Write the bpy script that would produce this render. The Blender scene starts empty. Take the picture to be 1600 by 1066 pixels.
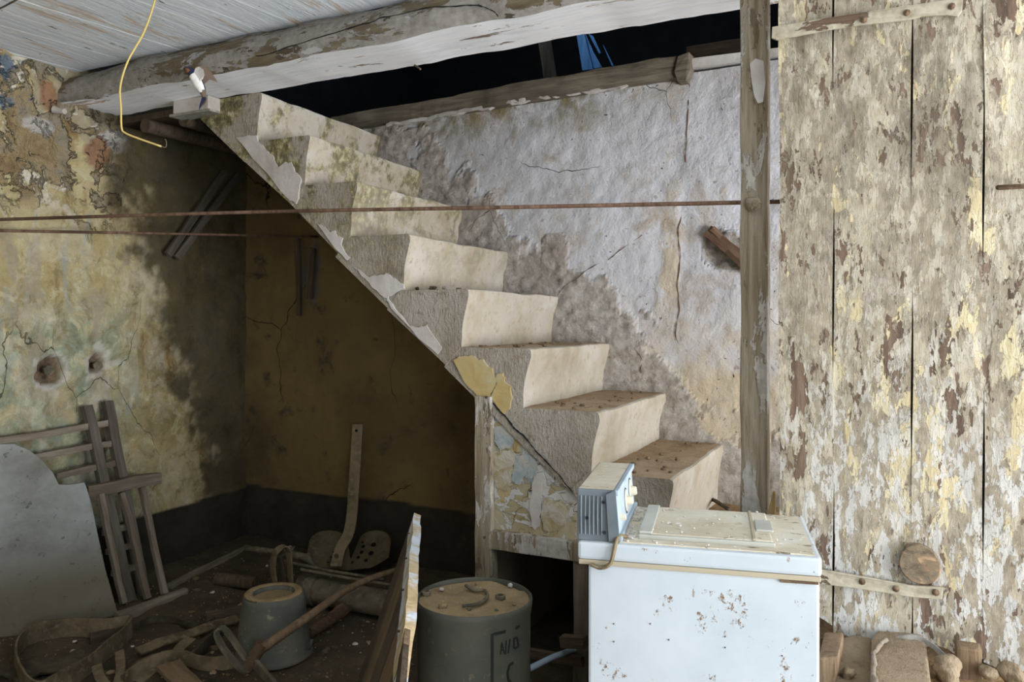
import bpy, bmesh, math, random
import numpy as np
from mathutils import Vector, Matrix
random.seed(7)
rng = np.random.default_rng(7)
SC = bpy.context.scene
COL = SC.collection

# ------------------------------------------------------------------ camera
F = 1225.0; HOR = 505.0; YAW = math.radians(26); EYE = 1.2
cam_d = bpy.data.cameras.new('camera'); cam = bpy.data.objects.new('camera', cam_d); COL.objects.link(cam)
cam.location = (0, 0, EYE); cam.rotation_euler = (math.pi/2, 0, YAW)
cam_d.sensor_width = 36; cam_d.lens = 36*F/1600; cam_d.shift_y = -(533-HOR)/1600
cam_d.clip_start = .02
SC.camera = cam
# ------------------------------------------------------------------ world, daylight through the openings, exposure
w = bpy.data.worlds.new('world'); SC.world = w; w.use_nodes = True
w.node_tree.nodes['Background'].inputs[0].default_value = (.62, .76, 1, 1)
w.node_tree.nodes['Background'].inputs[1].default_value = 1.0
SC.view_settings.view_transform = 'Standard'; SC.view_settings.look = 'None'
SC.view_settings.exposure = 0.3; SC.view_settings.gamma = 1; SC.view_settings.use_curve_mapping = False
def daylight(name, loc, target, sx, sy, power, col):
    d = bpy.data.lights.new(name, 'AREA'); d.shape = 'RECTANGLE'; d.size = sx; d.size_y = sy
    d.energy = power; d.color = col
    o = bpy.data.objects.new(name, d); COL.objects.link(o); o.location = loc
    o.rotation_euler = (Vector(target)-Vector(loc)).to_track_quat('-Z', 'Y').to_euler()
    return o
# doorway behind and right of the camera, window in the right wall, added roof hatch lamp to brighten the boards upstairs
daylight('doorway_daylight', (1.95, -1.75, .85), (.2, 1.6, 1.9), 1.2, 1.5, 50, (.86, .93, 1.0))
daylight('entrance_daylight', (2.85, 1.15, .85), (0, 1.35, 2.3), 2.6, 1.4, 235, (.93, .965, 1.0))
daylight('upstairs_fill', (-1.6, 3.75, 4.72), (-1.6, 4.1, 0), .3, .3, 26, (.55, .78, 1.0))

# ------------------------------------------------------------------ pixel rays onto real surfaces
R_ = Vector((math.cos(YAW), math.sin(YAW), 0)); FW = Vector((-math.sin(YAW), math.cos(YAW), 0)); UP = Vector((0, 0, 1))
CAM = Vector((0, 0, EYE))
def ray(px, py): return R_*((px-800)/F) + FW + UP*((HOR-py)/F)
def PD(px, py, d): return CAM + ray(px, py)*d
def PY(px, py, Y): r = ray(px, py); return CAM + r*(Y/r.y)
def PX(px, py, X): r = ray(px, py); return CAM + r*(X/r.x)
def PZ(px, py, Z): r = ray(px, py); return CAM + r*((Z-EYE)/r.z)
def PP(px, py, p0, n): r = ray(px, py); return CAM + r*((p0-CAM).dot(n)/r.dot(n))

# ------------------------------------------------------------------ numpy noise
def _hash(ix, iy, iz, s):
    h = (ix*374761393 + iy*668265263 + iz*2147483647 + s*1274126177) & 0xffffffff
    h = ((h ^ (h >> 13))*1274126177) & 0xffffffff
    h = ((h ^ (h >> 16))*2246822519) & 0xffffffff
    return ((h ^ (h >> 15)) & 0xffff)/65535.0
def vnoise(P, s=0):
    P = np.asarray(P, float); i = np.floor(P).astype(np.int64); f = P-i; f = f*f*f*(f*(f*6-15)+10)
    o = 0
    for a in (0, 1):
        for b in (0, 1):
            for c in (0, 1):
                o = o + _hash(i[..., 0]+a, i[..., 1]+b, i[..., 2]+c, s)*(f[..., 0] if a else 1-f[..., 0])*(f[..., 1] if b else 1-f[..., 1])*(f[..., 2] if c else 1-f[..., 2])
    return o*2-1
def fbm(P, scale, octv=4, gain=.5, s=0):
    P = np.asarray(P, float)*scale; o = 0; a = 1; t = 0
    for k in range(octv):
        o = o + a*vnoise(P+k*17.3, s+k); t += a; a *= gain; P = P*2.03
    return o/t*1.6
def sstep(x, a, b):
    t = np.clip((x-a)/(b-a), 0, 1); return t*t*(3-2*t)

# ------------------------------------------------------------------ colour and node helpers
def C(h):
    h = h.lstrip('#'); v = [int(h[i:i+2], 16)/255 for i in (0, 2, 4)]
    return tuple((c/12.92 if c <= .04045 else ((c+.055)/1.055)**2.4) for c in v) + (1,)
class M:
    def __init__(s, name, coord='world', rough=.9, metal=0.0, spec=.3):
        s.m = bpy.data.materials.new(name); s.m.use_nodes = True; s.t = s.m.node_tree; s.t.nodes.clear()
        s.out = s.t.nodes.new('ShaderNodeOutputMaterial'); s.b = s.t.nodes.new('ShaderNodeBsdfPrincipled')
        s.t.links.new(s.b.outputs[0], s.out.inputs[0])
        s.b.inputs['Roughness'].default_value = rough; s.b.inputs['Metallic'].default_value = metal
        s.b.inputs['Specular IOR Level'].default_value = spec
        if coord == 'world':
            s.co = s.t.nodes.new('ShaderNodeNewGeometry').outputs['Position']
        else:
            tc = s.t.nodes.new('ShaderNodeTexCoord'); oi = s.t.nodes.new('ShaderNodeObjectInfo')
            vm = s.t.nodes.new('ShaderNodeVectorMath'); vm.operation = 'ADD'
            mu = s.mth('MULTIPLY', oi.outputs['Random'], 37.0); s.t.links.new(tc.outputs['Object'], vm.inputs[0]); s.t.links.new(mu, vm.inputs[1])
            s.co = vm.outputs[0]
        s.h = None
    def put(s, inp, v):
        if isinstance(v, bpy.types.NodeSocket): s.t.links.new(v, inp)
        else: inp.default_value = v
    def mth(s, op, a, b=None, c=None, clamp=False):
        n = s.t.nodes.new('ShaderNodeMath'); n.operation = op; n.use_clamp = clamp
        for i, v in enumerate((a, b, c)):
            if v is not None: s.put(n.inputs[i], v)
        return n.outputs[0]
    def vec(s, stretch, off=0):
        n = s.t.nodes.new('ShaderNodeMapping'); s.t.links.new(s.co, n.inputs[0])
        n.inputs['Scale'].default_value = stretch; n.inputs['Location'].default_value = (off, off*.7, off*1.3)
        return n.outputs[0]
    def noise(s, scale, detail=4, rough=.55, dist=0.0, stretch=(1, 1, 1), off=0.0):
        n = s.t.nodes.new('ShaderNodeTexNoise'); s.t.links.new(s.vec(stretch, off), n.inputs['Vector'])
        n.inputs['Scale'].default_value = scale; n.inputs['Detail'].default_value = detail
        n.inputs['Roughness'].default_value = rough; n.inputs['Distortion'].default_value = dist
        return n.outputs['Fac']
    def voro(s, scale, feature='F1', stretch=(1, 1, 1), off=0.0, warp=0.0, out='Distance'):
        n = s.t.nodes.new('ShaderNodeTexVoronoi'); n.feature = feature
        v = s.vec(stretch, off)
        if warp:
            nn = s.t.nodes.new('ShaderNodeTexNoise'); s.t.links.new(v, nn.inputs['Vector']); nn.inputs['Scale'].default_value = scale*1.2; nn.inputs['Detail'].default_value = 5
            mx = s.t.nodes.new('ShaderNodeVectorMath'); mx.operation = 'MULTIPLY_ADD'
            s.t.links.new(nn.outputs['Color'], mx.inputs[0]); mx.inputs[1].default_value = (warp,)*3; s.t.links.new(v, mx.inputs[2]); v = mx.outputs[0]
        s.t.links.new(v, n.inputs['Vector']); n.inputs['Scale'].default_value = scale
        return n.outputs[out]
    def sm(s, v, lo, hi):
        n = s.t.nodes.new('ShaderNodeMapRange'); n.interpolation_type = 'SMOOTHSTEP'; s.put(n.inputs[0], v)
        n.inputs[1].default_value = lo; n.inputs[2].default_value = hi; return n.outputs[0]
    def ramp(s, v, stops):
        n = s.t.nodes.new('ShaderNodeValToRGB'); s.put(n.inputs[0], v); e = n.color_ramp.elements
        while len(e) < len(stops): e.new(.5)
        for i, (p, c) in enumerate(stops): e[i].position = p; e[i].color = C(c) if isinstance(c, str) else c
        return n.outputs[0]
    def mix(s, f, a, b, mode='MIX'):
        n = s.t.nodes.new('ShaderNodeMix'); n.data_type = 'RGBA'; n.blend_type = mode
        s.put(n.inputs[0], f)
        for i, v in ((6, a), (7, b)): s.put(n.inputs[i], C(v) if isinstance(v, str) else v)
        return n.outputs[2]
    def attr(s, name):
        n = s.t.nodes.new('ShaderNodeAttribute'); n.attribute_name = name; return n.outputs['Fac']
    def xyz(s):
        n = s.t.nodes.new('ShaderNodeSeparateXYZ'); s.t.links.new(s.co, n.inputs[0]); return n.outputs
    def up(s, v, k):
        v = s.mth('MULTIPLY', v, k); s.h = v if s.h is None else s.mth('ADD', s.h, v)
    def done(s, col, rough=None, strength=1.0):
        s.put(s.b.inputs['Base Color'], C(col) if isinstance(col, str) else col)
        if rough is not None: s.put(s.b.inputs['Roughness'], rough)
        if s.h is not None:
            n = s.t.nodes.new('ShaderNodeBump'); n.inputs['Strength'].default_value = strength; n.inputs['Distance'].default_value = 1.0
            s.t.links.new(s.h, n.inputs['Height']); s.t.links.new(n.outputs[0], s.b.inputs['Normal'])
        return s.m

# ------------------------------------------------------------------ mesh helpers
def tag(o, label=None, cat=None, group=None, kind=None):
    for k, v in (('label', label), ('category', cat), ('group', group), ('kind', kind)):
        if v: o[k] = v
    return o
def thing(name, loc, label, cat, group=None, kind=None):
    o = bpy.data.objects.new(name, None); COL.objects.link(o); o.location = loc; o.empty_display_size = .05
    return tag(o, label, cat, group, kind)
def wloc(o):
    v = Vector(o.location)
    while o.parent: o = o.parent; v = v+Vector(o.location)
    return v
def wmat(o):
    m_ = o.matrix_basis.copy()
    while o.parent: o = o.parent; m_ = o.matrix_basis @ m_
    return m_
class MB:
    def __init__(s): s.v = []; s.f = []; s.mi = []
    def add(s, vs, fs, mi=0):
        b = len(s.v); s.v += [Vector(p) for p in vs]
        for i, f in enumerate(fs): s.f.append([b+k for k in f]); s.mi.append(mi[i] if isinstance(mi, (list, tuple)) else mi)
        return s
    def box(s, x0, x1, y0, y1, z0, z1, mi=0, T=None):
        p = [Vector((x, y, z)) for z in (z0, z1) for y in (y0, y1) for x in (x0, x1)]
        if T: p = [T @ q for q in p]
        return s.add(p, [(0, 2, 3, 1), (4, 5, 7, 6), (0, 1, 5, 4), (2, 6, 7, 3), (0, 4, 6, 2), (1, 3, 7, 5)], mi)
    def plate(s, pts, n, th, mi=0, mis=None):
        n = Vector(n).normalized()*th; k = len(pts); a = [Vector(p) for p in pts]; b = [p+n for p in a]
        mis = mi if mis is None else mis
        return s.add(a+b, [tuple(range(k)), tuple(range(2*k-1, k-1, -1))]+[(i, (i+1) % k, k+(i+1) % k, k+i) for i in range(k)], [mi, mi]+[mis]*k)
    def tube(s, pts, r, seg=10, caps=True, mi=0, closed=False):
        pts = [Vector(p) for p in pts]; n = len(pts); rr = r if isinstance(r, (list, tuple)) else [r]*n
        rings = []; prev = None
        for i in range(n):
            t = ((pts[(i+1) % n] if closed or i < n-1 else pts[i])-(pts[i-1] if closed or i > 0 else pts[i])).normalized()
            if prev is None:
                a = t.orthogonal().normalized()
            else:
                a = (prev-t*prev.dot(t)); a = a.normalized() if a.length > 1e-6 else t.orthogonal().normalized()
            prev = a; b = t.cross(a)
            rings.append([pts[i]+(a*math.cos(2*math.pi*k/seg)+b*math.sin(2*math.pi*k/seg))*rr[i] for k in range(seg)])
        vs = [p for q in rings for p in q]; fs = []
        for i in range(n if closed else n-1):
            j = (i+1) % n
            for k in range(seg): fs.append((i*seg+k, i*seg+(k+1) % seg, j*seg+(k+1) % seg, j*seg+k))
        if caps and not closed: fs += [tuple(range(seg-1, -1, -1)), tuple((n-1)*seg+k for k in range(seg))]
        return s.add(vs, fs, mi)
    def lathe(s, prof, c=(0, 0, 0), seg=32, T=None, mi=0):
        c = Vector(c); vs = []; fs = []; n = len(prof)
        for k in range(seg):
            a = 2*math.pi*k/seg
            for (r, z) in prof:
                p = Vector((r*math.cos(a), r*math.sin(a), z)); vs.append((T @ p if T else p)+c)
        for k in range(seg):
            j = (k+1) % seg
            for i in range(n-1):
                q = (k*n+i, j*n+i, j*n+i+1, k*n+i+1)
                fs.append(q)
        return s.add(vs, fs, mi if not isinstance(mi, (list, tuple)) else [mi[i % (n-1)] for i in range(len(fs))])
    def ribbon(s, pts, wdir, width, th, closed=False, mi=0):
        pts = [Vector(p) for p in pts]; n = len(pts)
        if not isinstance(wdir, list): wdir = [Vector(wdir)]*n
        vs = []; fs = []
        for i in range(n):
            t = (pts[(i+1) % n] if closed or i < n-1 else pts[i])-(pts[i-1] if closed or i > 0 else pts[i]); t.normalize()
            wv = Vector(wdir[i]); wv = (wv-t*wv.dot(t)).normalized(); nn = t.cross(wv).normalized()
            for a, b in ((-1, -1), (1, -1), (1, 1), (-1, 1)): vs.append(pts[i]+wv*a*width/2+nn*b*th/2)
        for i in range(n if closed else n-1):
            j = (i+1) % n
            for k in range(4): fs.append((i*4+k, i*4+(k+1) % 4, j*4+(k+1) % 4, j*4+k))
        if not closed: fs += [(3, 2, 1, 0), ((n-1)*4, (n-1)*4+1, (n-1)*4+2, (n-1)*4+3)]
        return s.add(vs, fs, mi)
    def jit(s, amp, scale, seed=0):
        P = np.array([tuple(v) for v in s.v]); 
        D = np.stack([fbm(P, scale, 3, s=seed+i*31) for i in range(3)], -1)*amp
        s.v = [Vector(p) for p in (P+D)]; return s
    def build(s, name, mats, parent=None, smooth=False, bevel=0.0, origin=None, sub=0, autos=None, T=None):
        P = np.array([tuple(v) for v in s.v])
        if T is None:
            o0 = Vector(origin) if origin is not None else Vector((float((P[:, 0].min()+P[:, 0].max())/2), float((P[:, 1].min()+P[:, 1].max())/2), float(P[:, 2].min())))
            vs = [v-o0 for v in s.v]
        else: vs = s.v
        me = bpy.data.meshes.new(name); me.from_pydata([tuple(v) for v in vs], [], s.f)
        if not isinstance(mats, (list, tuple)): mats = [mats]
        for m in mats: me.materials.append(m)
        me.polygons.foreach_set('material_index', s.mi)
        bm = bmesh.new(); bm.from_mesh(me); bmesh.ops.recalc_face_normals(bm, faces=bm.faces)
        if bevel: 
            es = [e for e in bm.edges if len(e.link_faces) == 2 and e.calc_face_angle(0) > .5]
            bmesh.ops.bevel(bm, geom=es, offset=bevel, segments=2, affect='EDGES', profile=.6, clamp_overlap=True)
        bm.to_mesh(me); bm.free()
        if smooth:
            me.polygons.foreach_set('use_smooth', [True]*len(me.polygons))
            if autos: me.set_sharp_from_angle(angle=autos)
        me.update()
        o = bpy.data.objects.new(name, me); COL.objects.link(o)
        inv = wmat(parent).inverted() if parent else Matrix()
        if parent: o.parent = parent
        o.matrix_basis = inv @ (Matrix.Translation(o0) if T is None else T)
        return o
def frame(p0, p1, wd):
    """matrix with local z from p0 to p1 and local x as near wd as it can be"""
    z = (Vector(p1)-Vector(p0)).normalized(); x = Vector(wd); x = (x-z*x.dot(z)).normalized(); y = z.cross(x)
    T = Matrix((x, y, z)).transposed().to_4x4(); T.translation = Vector(p0); return T
def board(name, p0, p1, width, th, wd, mat, parent=None, jit=.0025, seg=10, bevel=.002, taper=1.0, bow=0.0, sx=1):
    L = (Vector(p1)-Vector(p0)).length; m = MB(); vs = []; fs = []; k = 4
    for i in range(seg+1):
        t = i/seg; q = 1+(taper-1)*t
        for a, b in ((-1, -1), (1, -1), (1, 1), (-1, 1)):
            vs.append((a*width/2*q+bow*math.sin(math.pi*t), b*th/2*q, L*t))
    for i in range(seg):
        for j in range(4): fs.append((i*4+j, i*4+(j+1) % 4, i*4+4+(j+1) % 4, i*4+4+j))
    fs += [(3, 2, 1, 0), tuple(seg*4+j for j in range(4))]
    m.add(vs, fs)
    if jit: m.jit(jit, 9.0, seed=random.randint(0, 999))
    return m.build(name, mat, parent, bevel=bevel, T=frame(p0, p1, wd))
def rod(name, pts, r, mat, parent=None, seg=8, smooth=True):
    m = MB().tube(pts, r, seg); return m.build(name, mat, parent, smooth=smooth, autos=.9)
def spline(pts, n=8, closed=False):
    pts = [Vector(p) for p in pts]; out = []; N = len(pts)
    for i in range(N if closed else N-1):
        p1 = pts[i]; p2 = pts[(i+1) % N]
        p0 = pts[i-1] if (closed or i > 0) else p1*2-p2
        p3 = pts[(i+2) % N] if (closed or i < N-2) else p2*2-p1
        for k in range(n):
            t = k/n; out.append(.5*((2*p1)+(p2-p0)*t+(2*p0-5*p1+4*p2-p3)*t*t+(3*p1-p0-3*p2+p3)*t**3))
    if not closed: out.append(pts[-1])
    return out
def gridmesh(name, P, mats, attrs=None, parent=None, smooth=True, mi=None):
    nu, nv = P.shape[:2]; me = bpy.data.meshes.new(name)
    idx = np.arange(nu*nv).reshape(nu, nv)
    q = np.stack([idx[:-1, :-1], idx[1:, :-1], idx[1:, 1:], idx[:-1, 1:]], -1).reshape(-1, 4)
    me.from_pydata(P.reshape(-1, 3).tolist(), [], q.tolist())
    for m in (mats if isinstance(mats, (list, tuple)) else [mats]): me.materials.append(m)
    for k, a in (attrs or {}).items():
        at = me.attributes.new(k, 'FLOAT', 'POINT'); at.data.foreach_set('value', np.ascontiguousarray(a.reshape(-1), dtype=np.float32))
    if smooth: me.polygons.foreach_set('use_smooth', [True]*len(me.polygons))
    me.update(); o = bpy.data.objects.new(name, me); COL.objects.link(o)
    if parent: o.parent = parent
    return o

# ------------------------------------------------------------------ dimensions (metres)
XL = -3.17; YB = 3.2; YS = 2.40; ZC = 2.28; XR = 2.6; YF = -1.5
NX = [-2.290, -2.045, -1.821, -1.5835, -1.338, -1.100, -.854, -.615]      # stair nosings
NZ = [2.130, 1.935, 1.738, 1.5235, 1.319, 1.114, .911, .715]
def soffit(x): return .944-.92*(x+1.306)

# ------------------------------------------------------------------ materials
def wood(name, a, b, c, coord='object', st=(14, 14, 1.2), bump=.0012, rough=.85):
    m = M(name, coord, rough); g = m.noise(3.0, 6, .65, .6, st); k = m.noise(2.5, 4, .6, .3, (1, 1, .5), 5)
    col = m.ramp(g, [(.3, a), (.5, b), (.72, c)]); col = m.mix(m.sm(k, .45, .7), col, a)
    m.up(g, bump*4); m.up(m.noise(60, 3), bump); return m.done(col)
def rusty(name, a, b, c, coord='object', metal=.2, rough=.8):
    m = M(name, coord, rough, metal); n = m.noise(9, 6, .65); k = m.noise(40, 4, .6, 0, (1, 1, 1), 3)
    col = m.ramp(n, [(.35, a), (.5, b), (.66, c)]); m.up(k, .003); return m.done(m.mix(m.sm(k, .5, .7), col, c))

MAT = {}
# pale stair-wall plaster / ochre plaster below the stairs, recess shade mixed into its colour, on the back wall
m = M('back_plaster', rough=.95); pale = m.attr('pale'); crumb = m.attr('crumb'); warm = m.attr('warm'); band = m.attr('band')
n1 = m.noise(1.7, 5, .6, .4); n2 = m.noise(7, 6, .65, .3, (1, 1, 1), 4); n3 = m.noise(28, 5, .6)
cp = m.ramp(n1, [(.3, '#a8a4a4'), (.46, '#b9b7b9'), (.6, '#c3c2c6'), (.75, '#b2aaa2')])
cp = m.mix(m.sm(n2, .52, .72), cp, '#a99f94'); cp = m.mix(m.sm(m.mth('SUBTRACT', m.noise(3.5, 5, .6, 0, (1, 1, 1), 9), m.mth('MULTIPLY', warm, .3)), .42, .12), cp, '#b9aa92')
cp = m.mix(m.mth('MULTIPLY', m.mth('MULTIPLY', warm, m.sm(n2, .3, .7)), .8), cp, '#b8a88e')
cp = m.mix(m.mth('MULTIPLY', m.attr('strip'), m.sm(n2, .36, .52)), cp, '#bdb09c')
cp = m.mix(m.mth('MULTIPLY', m.attr('moss'), m.sm(n2, .38, .58)), cp, '#7a6f4e')
cr = m.ramp(n3, [(.35, '#a4988b'), (.5, '#c4b9ac'), (.62, '#d0c7bc')])
cp = m.mix(m.mth('MULTIPLY', m.sm(m.mth('ADD', crumb, m.mth('MULTIPLY', m.mth('SUBTRACT', m.noise(38, 5, .7, .3), .5), 1.6)), .35, .65), .85), cp, cr)
pit = m.sm(m.voro(22, 'F1', (1, 1, 1), 0, .06), .1, .05); pit = m.mth('MULTIPLY', pit, m.sm(m.noise(3, 3, .6, 0, (1, 1, 1), 12), .44, .56))
sp2 = m.mth('MULTIPLY', m.sm(m.noise(30, 6, .72, .3, (1, 1, 1), 44), .60, .66), .8); cp = m.mix(sp2, cp, '#8f8070'); cp = m.mix(m.mth('MULTIPLY', m.sm(m.noise(3.2, 6, .68, .5, (1, 1, 1), 52), .52, .64), .6), cp, '#a6988a')
cp = m.mix(pit, cp, '#6f5a48')
crk = m.sm(m.voro(1.5, 'DISTANCE_TO_EDGE', (1, 1, .8), 2, .32), .0022, .0006); crk = m.mth('MULTIPLY', crk, m.sm(m.noise(1.3, 2, .5, 0, (1, 1, 1), 21), .5, .56))
cp = m.mix(crk, cp, '#4a4038')
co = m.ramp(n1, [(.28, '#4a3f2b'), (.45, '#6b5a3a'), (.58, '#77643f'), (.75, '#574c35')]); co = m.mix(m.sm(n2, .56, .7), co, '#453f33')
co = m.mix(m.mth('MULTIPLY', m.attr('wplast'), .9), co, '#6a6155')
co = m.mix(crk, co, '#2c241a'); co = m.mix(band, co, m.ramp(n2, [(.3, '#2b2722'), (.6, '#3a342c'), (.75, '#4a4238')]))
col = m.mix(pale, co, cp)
m.up(n2, .006); m.up(n3, .0045); m.up(m.noise(15, 6, .7, .4, (1, 1, .7), 33), .0035); m.up(pit, -.006); m.up(crk, -.006); m.up(m.mth('MULTIPLY', crumb, m.noise(42, 8, .75, .3)), .026); m.up(m.mth('MULTIPLY', crumb, m.voro(26, 'F1', (1, 1, 1), 3, .05)), .012)
m.up(m.noise(90, 3), .0022)
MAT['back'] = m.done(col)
# left wall
m = M('left_plaster', rough=.95); n1 = m.noise(2.2, 5, .6, .5); n2 = m.noise(7, 6, .65, .4, (1, 1, 1), 4); n3 = m.noise(26, 5, .6); nv = m.noise(6, 6, .65, .3, (1, 1, .3), 7)
col = m.ramp(n1, [(.28, '#85744c'), (.42, '#a59468'), (.55, '#b5a67e'), (.72, '#9c8a6a')])
col = m.mix(m.mth('MULTIPLY', m.attr('green'), m.sm(n2, .34, .6)), col, m.ramp(n3, [(.3, '#6d735a'), (.6, '#8c9580'), (.75, '#a0a592')]))
col = m.mix(m.sm(nv, .56, .68), col, '#84693f')
mo = m.noise(11, 8, .74, .5, (1, 1, 1), 61); col = m.mix(m.mth('MULTIPLY', m.sm(mo, .50, .62), .75), col, '#7c6f50'); col = m.mix(m.mth('MULTIPLY', m.sm(mo, .46, .38), .6), col, '#c0b694')
bs = m.noise(9, 7, .7, .5, (1, 1, .22), 71); col = m.mix(m.mth('MULTIPLY', m.sm(bs, .58, .64), .7), col, '#8b908a')
gb = m.noise(3.3, 7, .7, .6, (1, 1, .6), 81); col = m.mix(m.mth('MULTIPLY', m.sm(gb, .54, .60), .65), col, '#9a8f7c')
fl = m.sm(m.noise(4.5, 6, .7, .6, (1, 1, .8), 11), .51, .56); fl = m.mth('MULTIPLY', fl, m.mth('ADD', m.mth('MULTIPLY', m.attr('expose'), .7), .25), None, True)
col = m.mix(fl, col, m.ramp(n3, [(.35, '#b9ac90'), (.6, '#d6cfc0')]))
ex = m.mth('MULTIPLY', m.attr('expose'), m.sm(n2, .47, .52))
col = m.mix(ex, col, m.ramp(m.noise(5, 4, .6, 0, (1, 1, 1), 17), [(.3, '#7d6446'), (.45, '#a08c68'), (.55, '#948a78'), (.7, '#a89268')]))
col = m.mix(m.mth('MULTIPLY', m.attr('blue'), m.sm(m.noise(16, 4, .6), .44, .54)), col, '#66717b')
col = m.mix(m.attr('white'), col, '#bdb6ac')
col = m.mix(m.attr('brick'), col, m.ramp(n3, [(.3, '#7c6248'), (.6, '#977257')]))
col = m.mix(m.attr('soot_shade'), col, m.ramp(n2, [(.3, '#2c2518'), (.6, '#433923'), (.8, '#5a4d30')]))
crk = m.sm(m.voro(2.1, 'DISTANCE_TO_EDGE', (1, 1, .6), 3, .3), .0022, .0006); crk = m.mth('MULTIPLY', crk, m.sm(m.noise(1.5, 2, .5, 0, (1, 1, 1), 21), .52, .6))
col = m.mix(crk, col, '#54503f'); col = m.mix(m.attr('band'), col, m.ramp(n2, [(.3, '#26221c'), (.7, '#3a342b')]))
col = m.mix(m.attr('hole'), col, m.ramp(n3, [(.3, '#3a3026'), (.6, '#7a6650')]))
m.up(n2, .010); m.up(mo, .008); m.up(fl, .004); m.up(m.mth('MULTIPLY', ex, m.noise(14, 6, .65)), .05); m.up(crk, -.008); m.up(n3, .004)
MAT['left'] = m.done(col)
# peeling door paint
def door_paint(name, seedoff=0.0):
    m = M(name, rough=.8); st = (1, 1, .36)
    g = m.noise(10, 6, .6, .3, (6, 6, .5), 3+seedoff); z = m.xyz()[2]; d = m.noise(45, 5, .65, 0, (1, 1, .6), 2)
    wd = m.ramp(g, [(.3, '#45372b'), (.5, '#665344'), (.7, '#7d6959')])
    cell = m.voro(34, 'F1', (1, 1, .3), seedoff, .06, 'Color'); cell2 = m.voro(70, 'F1', (1, 1, .36), 5+seedoff, .03, 'Color')
    r1 = m.mth('MULTIPLY', cell, 1.0); r2 = m.mth('MULTIPLY', cell2, 1.0)
    a = m.noise(11, 7, .68, .3, st, seedoff); b = m.noise(11, 7, .68, .3, st, 8+seedoff); c = m.noise(13, 7, .66, .4, st, 15+seedoff)
    bare = m.noise(3.0, 4, .6, 0, (1, 1, .5), 30+seedoff); low = m.sm(m.mth('ADD', z, m.mth('MULTIPLY', m.noise(3, 3, .6), -.9)), 1.0, .0)
    va = m.mth('ADD', m.mth('ADD', m.mth('MULTIPLY', a, .62), m.mth('MULTIPLY', r1, .16)), m.mth('MULTIPLY', r2, .12)); va = m.mth('ADD', va, m.mth('MULTIPLY', m.mth('SUBTRACT', .5, bare), .34))
    la = m.sm(va, .365, .375)
    vb = m.mth('ADD', m.mth('MULTIPLY', b, .7), m.mth('MULTIPLY', r2, .16)); lb = m.sm(vb, .445, .452)
    vc = m.mth('ADD', m.mth('MULTIPLY', c, .66), m.mth('MULTIPLY', r1, .22)); lc = m.sm(vc, .52, .527)
    grey = m.ramp(d, [(.3, '#766c5b'), (.5, '#8f8471'), (.68, '#a29886')])
    col = m.mix(la, wd, grey)
    col = m.mix(m.mth('MULTIPLY', la, lb), col, m.ramp(d, [(.32, '#958a75'), (.5, '#a69b86'), (.68, '#b1a897')]))
    col = m.mix(m.mth('MULTIPLY', m.mth('MULTIPLY', la, lc), .85), col, m.ramp(r2, [(.2, '#b9a983'), (.6, '#c6b894'), (.9, '#bcb29c')]))
    fleck = m.sm(m.mth('ADD', m.mth('MULTIPLY', m.noise(34, 6, .7, .2, st, 40), .75), m.mth('MULTIPLY', r2, .16)), .47, .485)
    col = m.mix(m.mth('MULTIPLY', m.mth('MULTIPLY', la, fleck), m.mth('ADD', m.mth('MULTIPLY', low, .7), .08)), col, '#bebcb8')
    top_shade = m.mth('MULTIPLY', m.sm(m.noise(4, 6, .65, .3, (1, 1, .4), 70), .50, .60), m.sm(z, 1.3, 1.9)); col = m.mix(m.mth('MULTIPLY', top_shade, .75), col, '#544a3b')  # ceiling shade painted into the upper door colour
    fb = m.sm(m.noise(34, 6, .7, .2, st, 55), .64, .65); col = m.mix(fb, col, wd)
    ck = m.noise(60, 6, .75, .3, (1, 1, .25), 61); ck2 = m.sm(ck, .6, .66); col = m.mix(m.mth('MULTIPLY', ck2, .7), col, wd)
    m.up(la, .0025); m.up(m.mth('MULTIPLY', la, lb), .0016); m.up(m.mth('MULTIPLY', la, lc), .0016); m.up(m.mth('MULTIPLY', la, fleck), .001); m.up(fb, -.002); m.up(d, .0016); m.up(g, .0014)
    m.up(m.mth('MULTIPLY', la, r2), .0022); m.up(m.mth('MULTIPLY', la, r1), .0022); m.up(ck, .003); m.up(ck2, -.001)
    return m.done(col, None, 1.0)
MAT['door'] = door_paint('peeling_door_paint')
m = M('post_paint', rough=.85); st = (1, 1, .3); g = m.noise(6, 7, .68, .5, (9, 9, .5)); a = m.noise(12, 7, .7, .3, st, 2); b = m.noise(18, 7, .7, .3, st, 12); d = m.noise(45, 4)
col = m.ramp(g, [(.3, '#63563f'), (.45, '#847660'), (.6, '#9c9280'), (.75, '#857c6c')]); la = m.sm(a, .52, .53); col = m.mix(la, col, m.ramp(d, [(.3, '#9c948a'), (.6, '#b9b3aa')])); lb = m.sm(b, .6, .61); col = m.mix(lb, col, '#6a5c48')
m.up(la, .002); m.up(lb, -.0015); m.up(g, .007); m.up(d, .0014); MAT['post'] = m.done(col)
m = M('beam_face', rough=.9); st = (.4, 1, 1); g = m.noise(6, 7, .68, .6, (.7, 6, 6)); a = m.noise(9, 7, .7, .5, st, 4); b = m.noise(16, 6, .7, .4, st, 14); d = m.noise(40, 4); e = m.noise(3, 5, .6, .3, st, 30)
col = m.ramp(g, [(.3, '#584d3c'), (.5, '#70644f'), (.7, '#837866')]); la = m.sm(m.mth('ADD', a, m.mth('MULTIPLY', m.mth('SUBTRACT', e, .5), .5)), .49, .50); col = m.mix(la, col, m.ramp(d, [(.3, '#807a72'), (.65, '#9c978f')])); lb = m.sm(b, .62, .63); col = m.mix(lb, col, '#aeacab'); lc = m.sm(m.noise(22, 6, .7, .3, st, 50), .63, .64); col = m.mix(lc, col, '#54493a')
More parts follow.
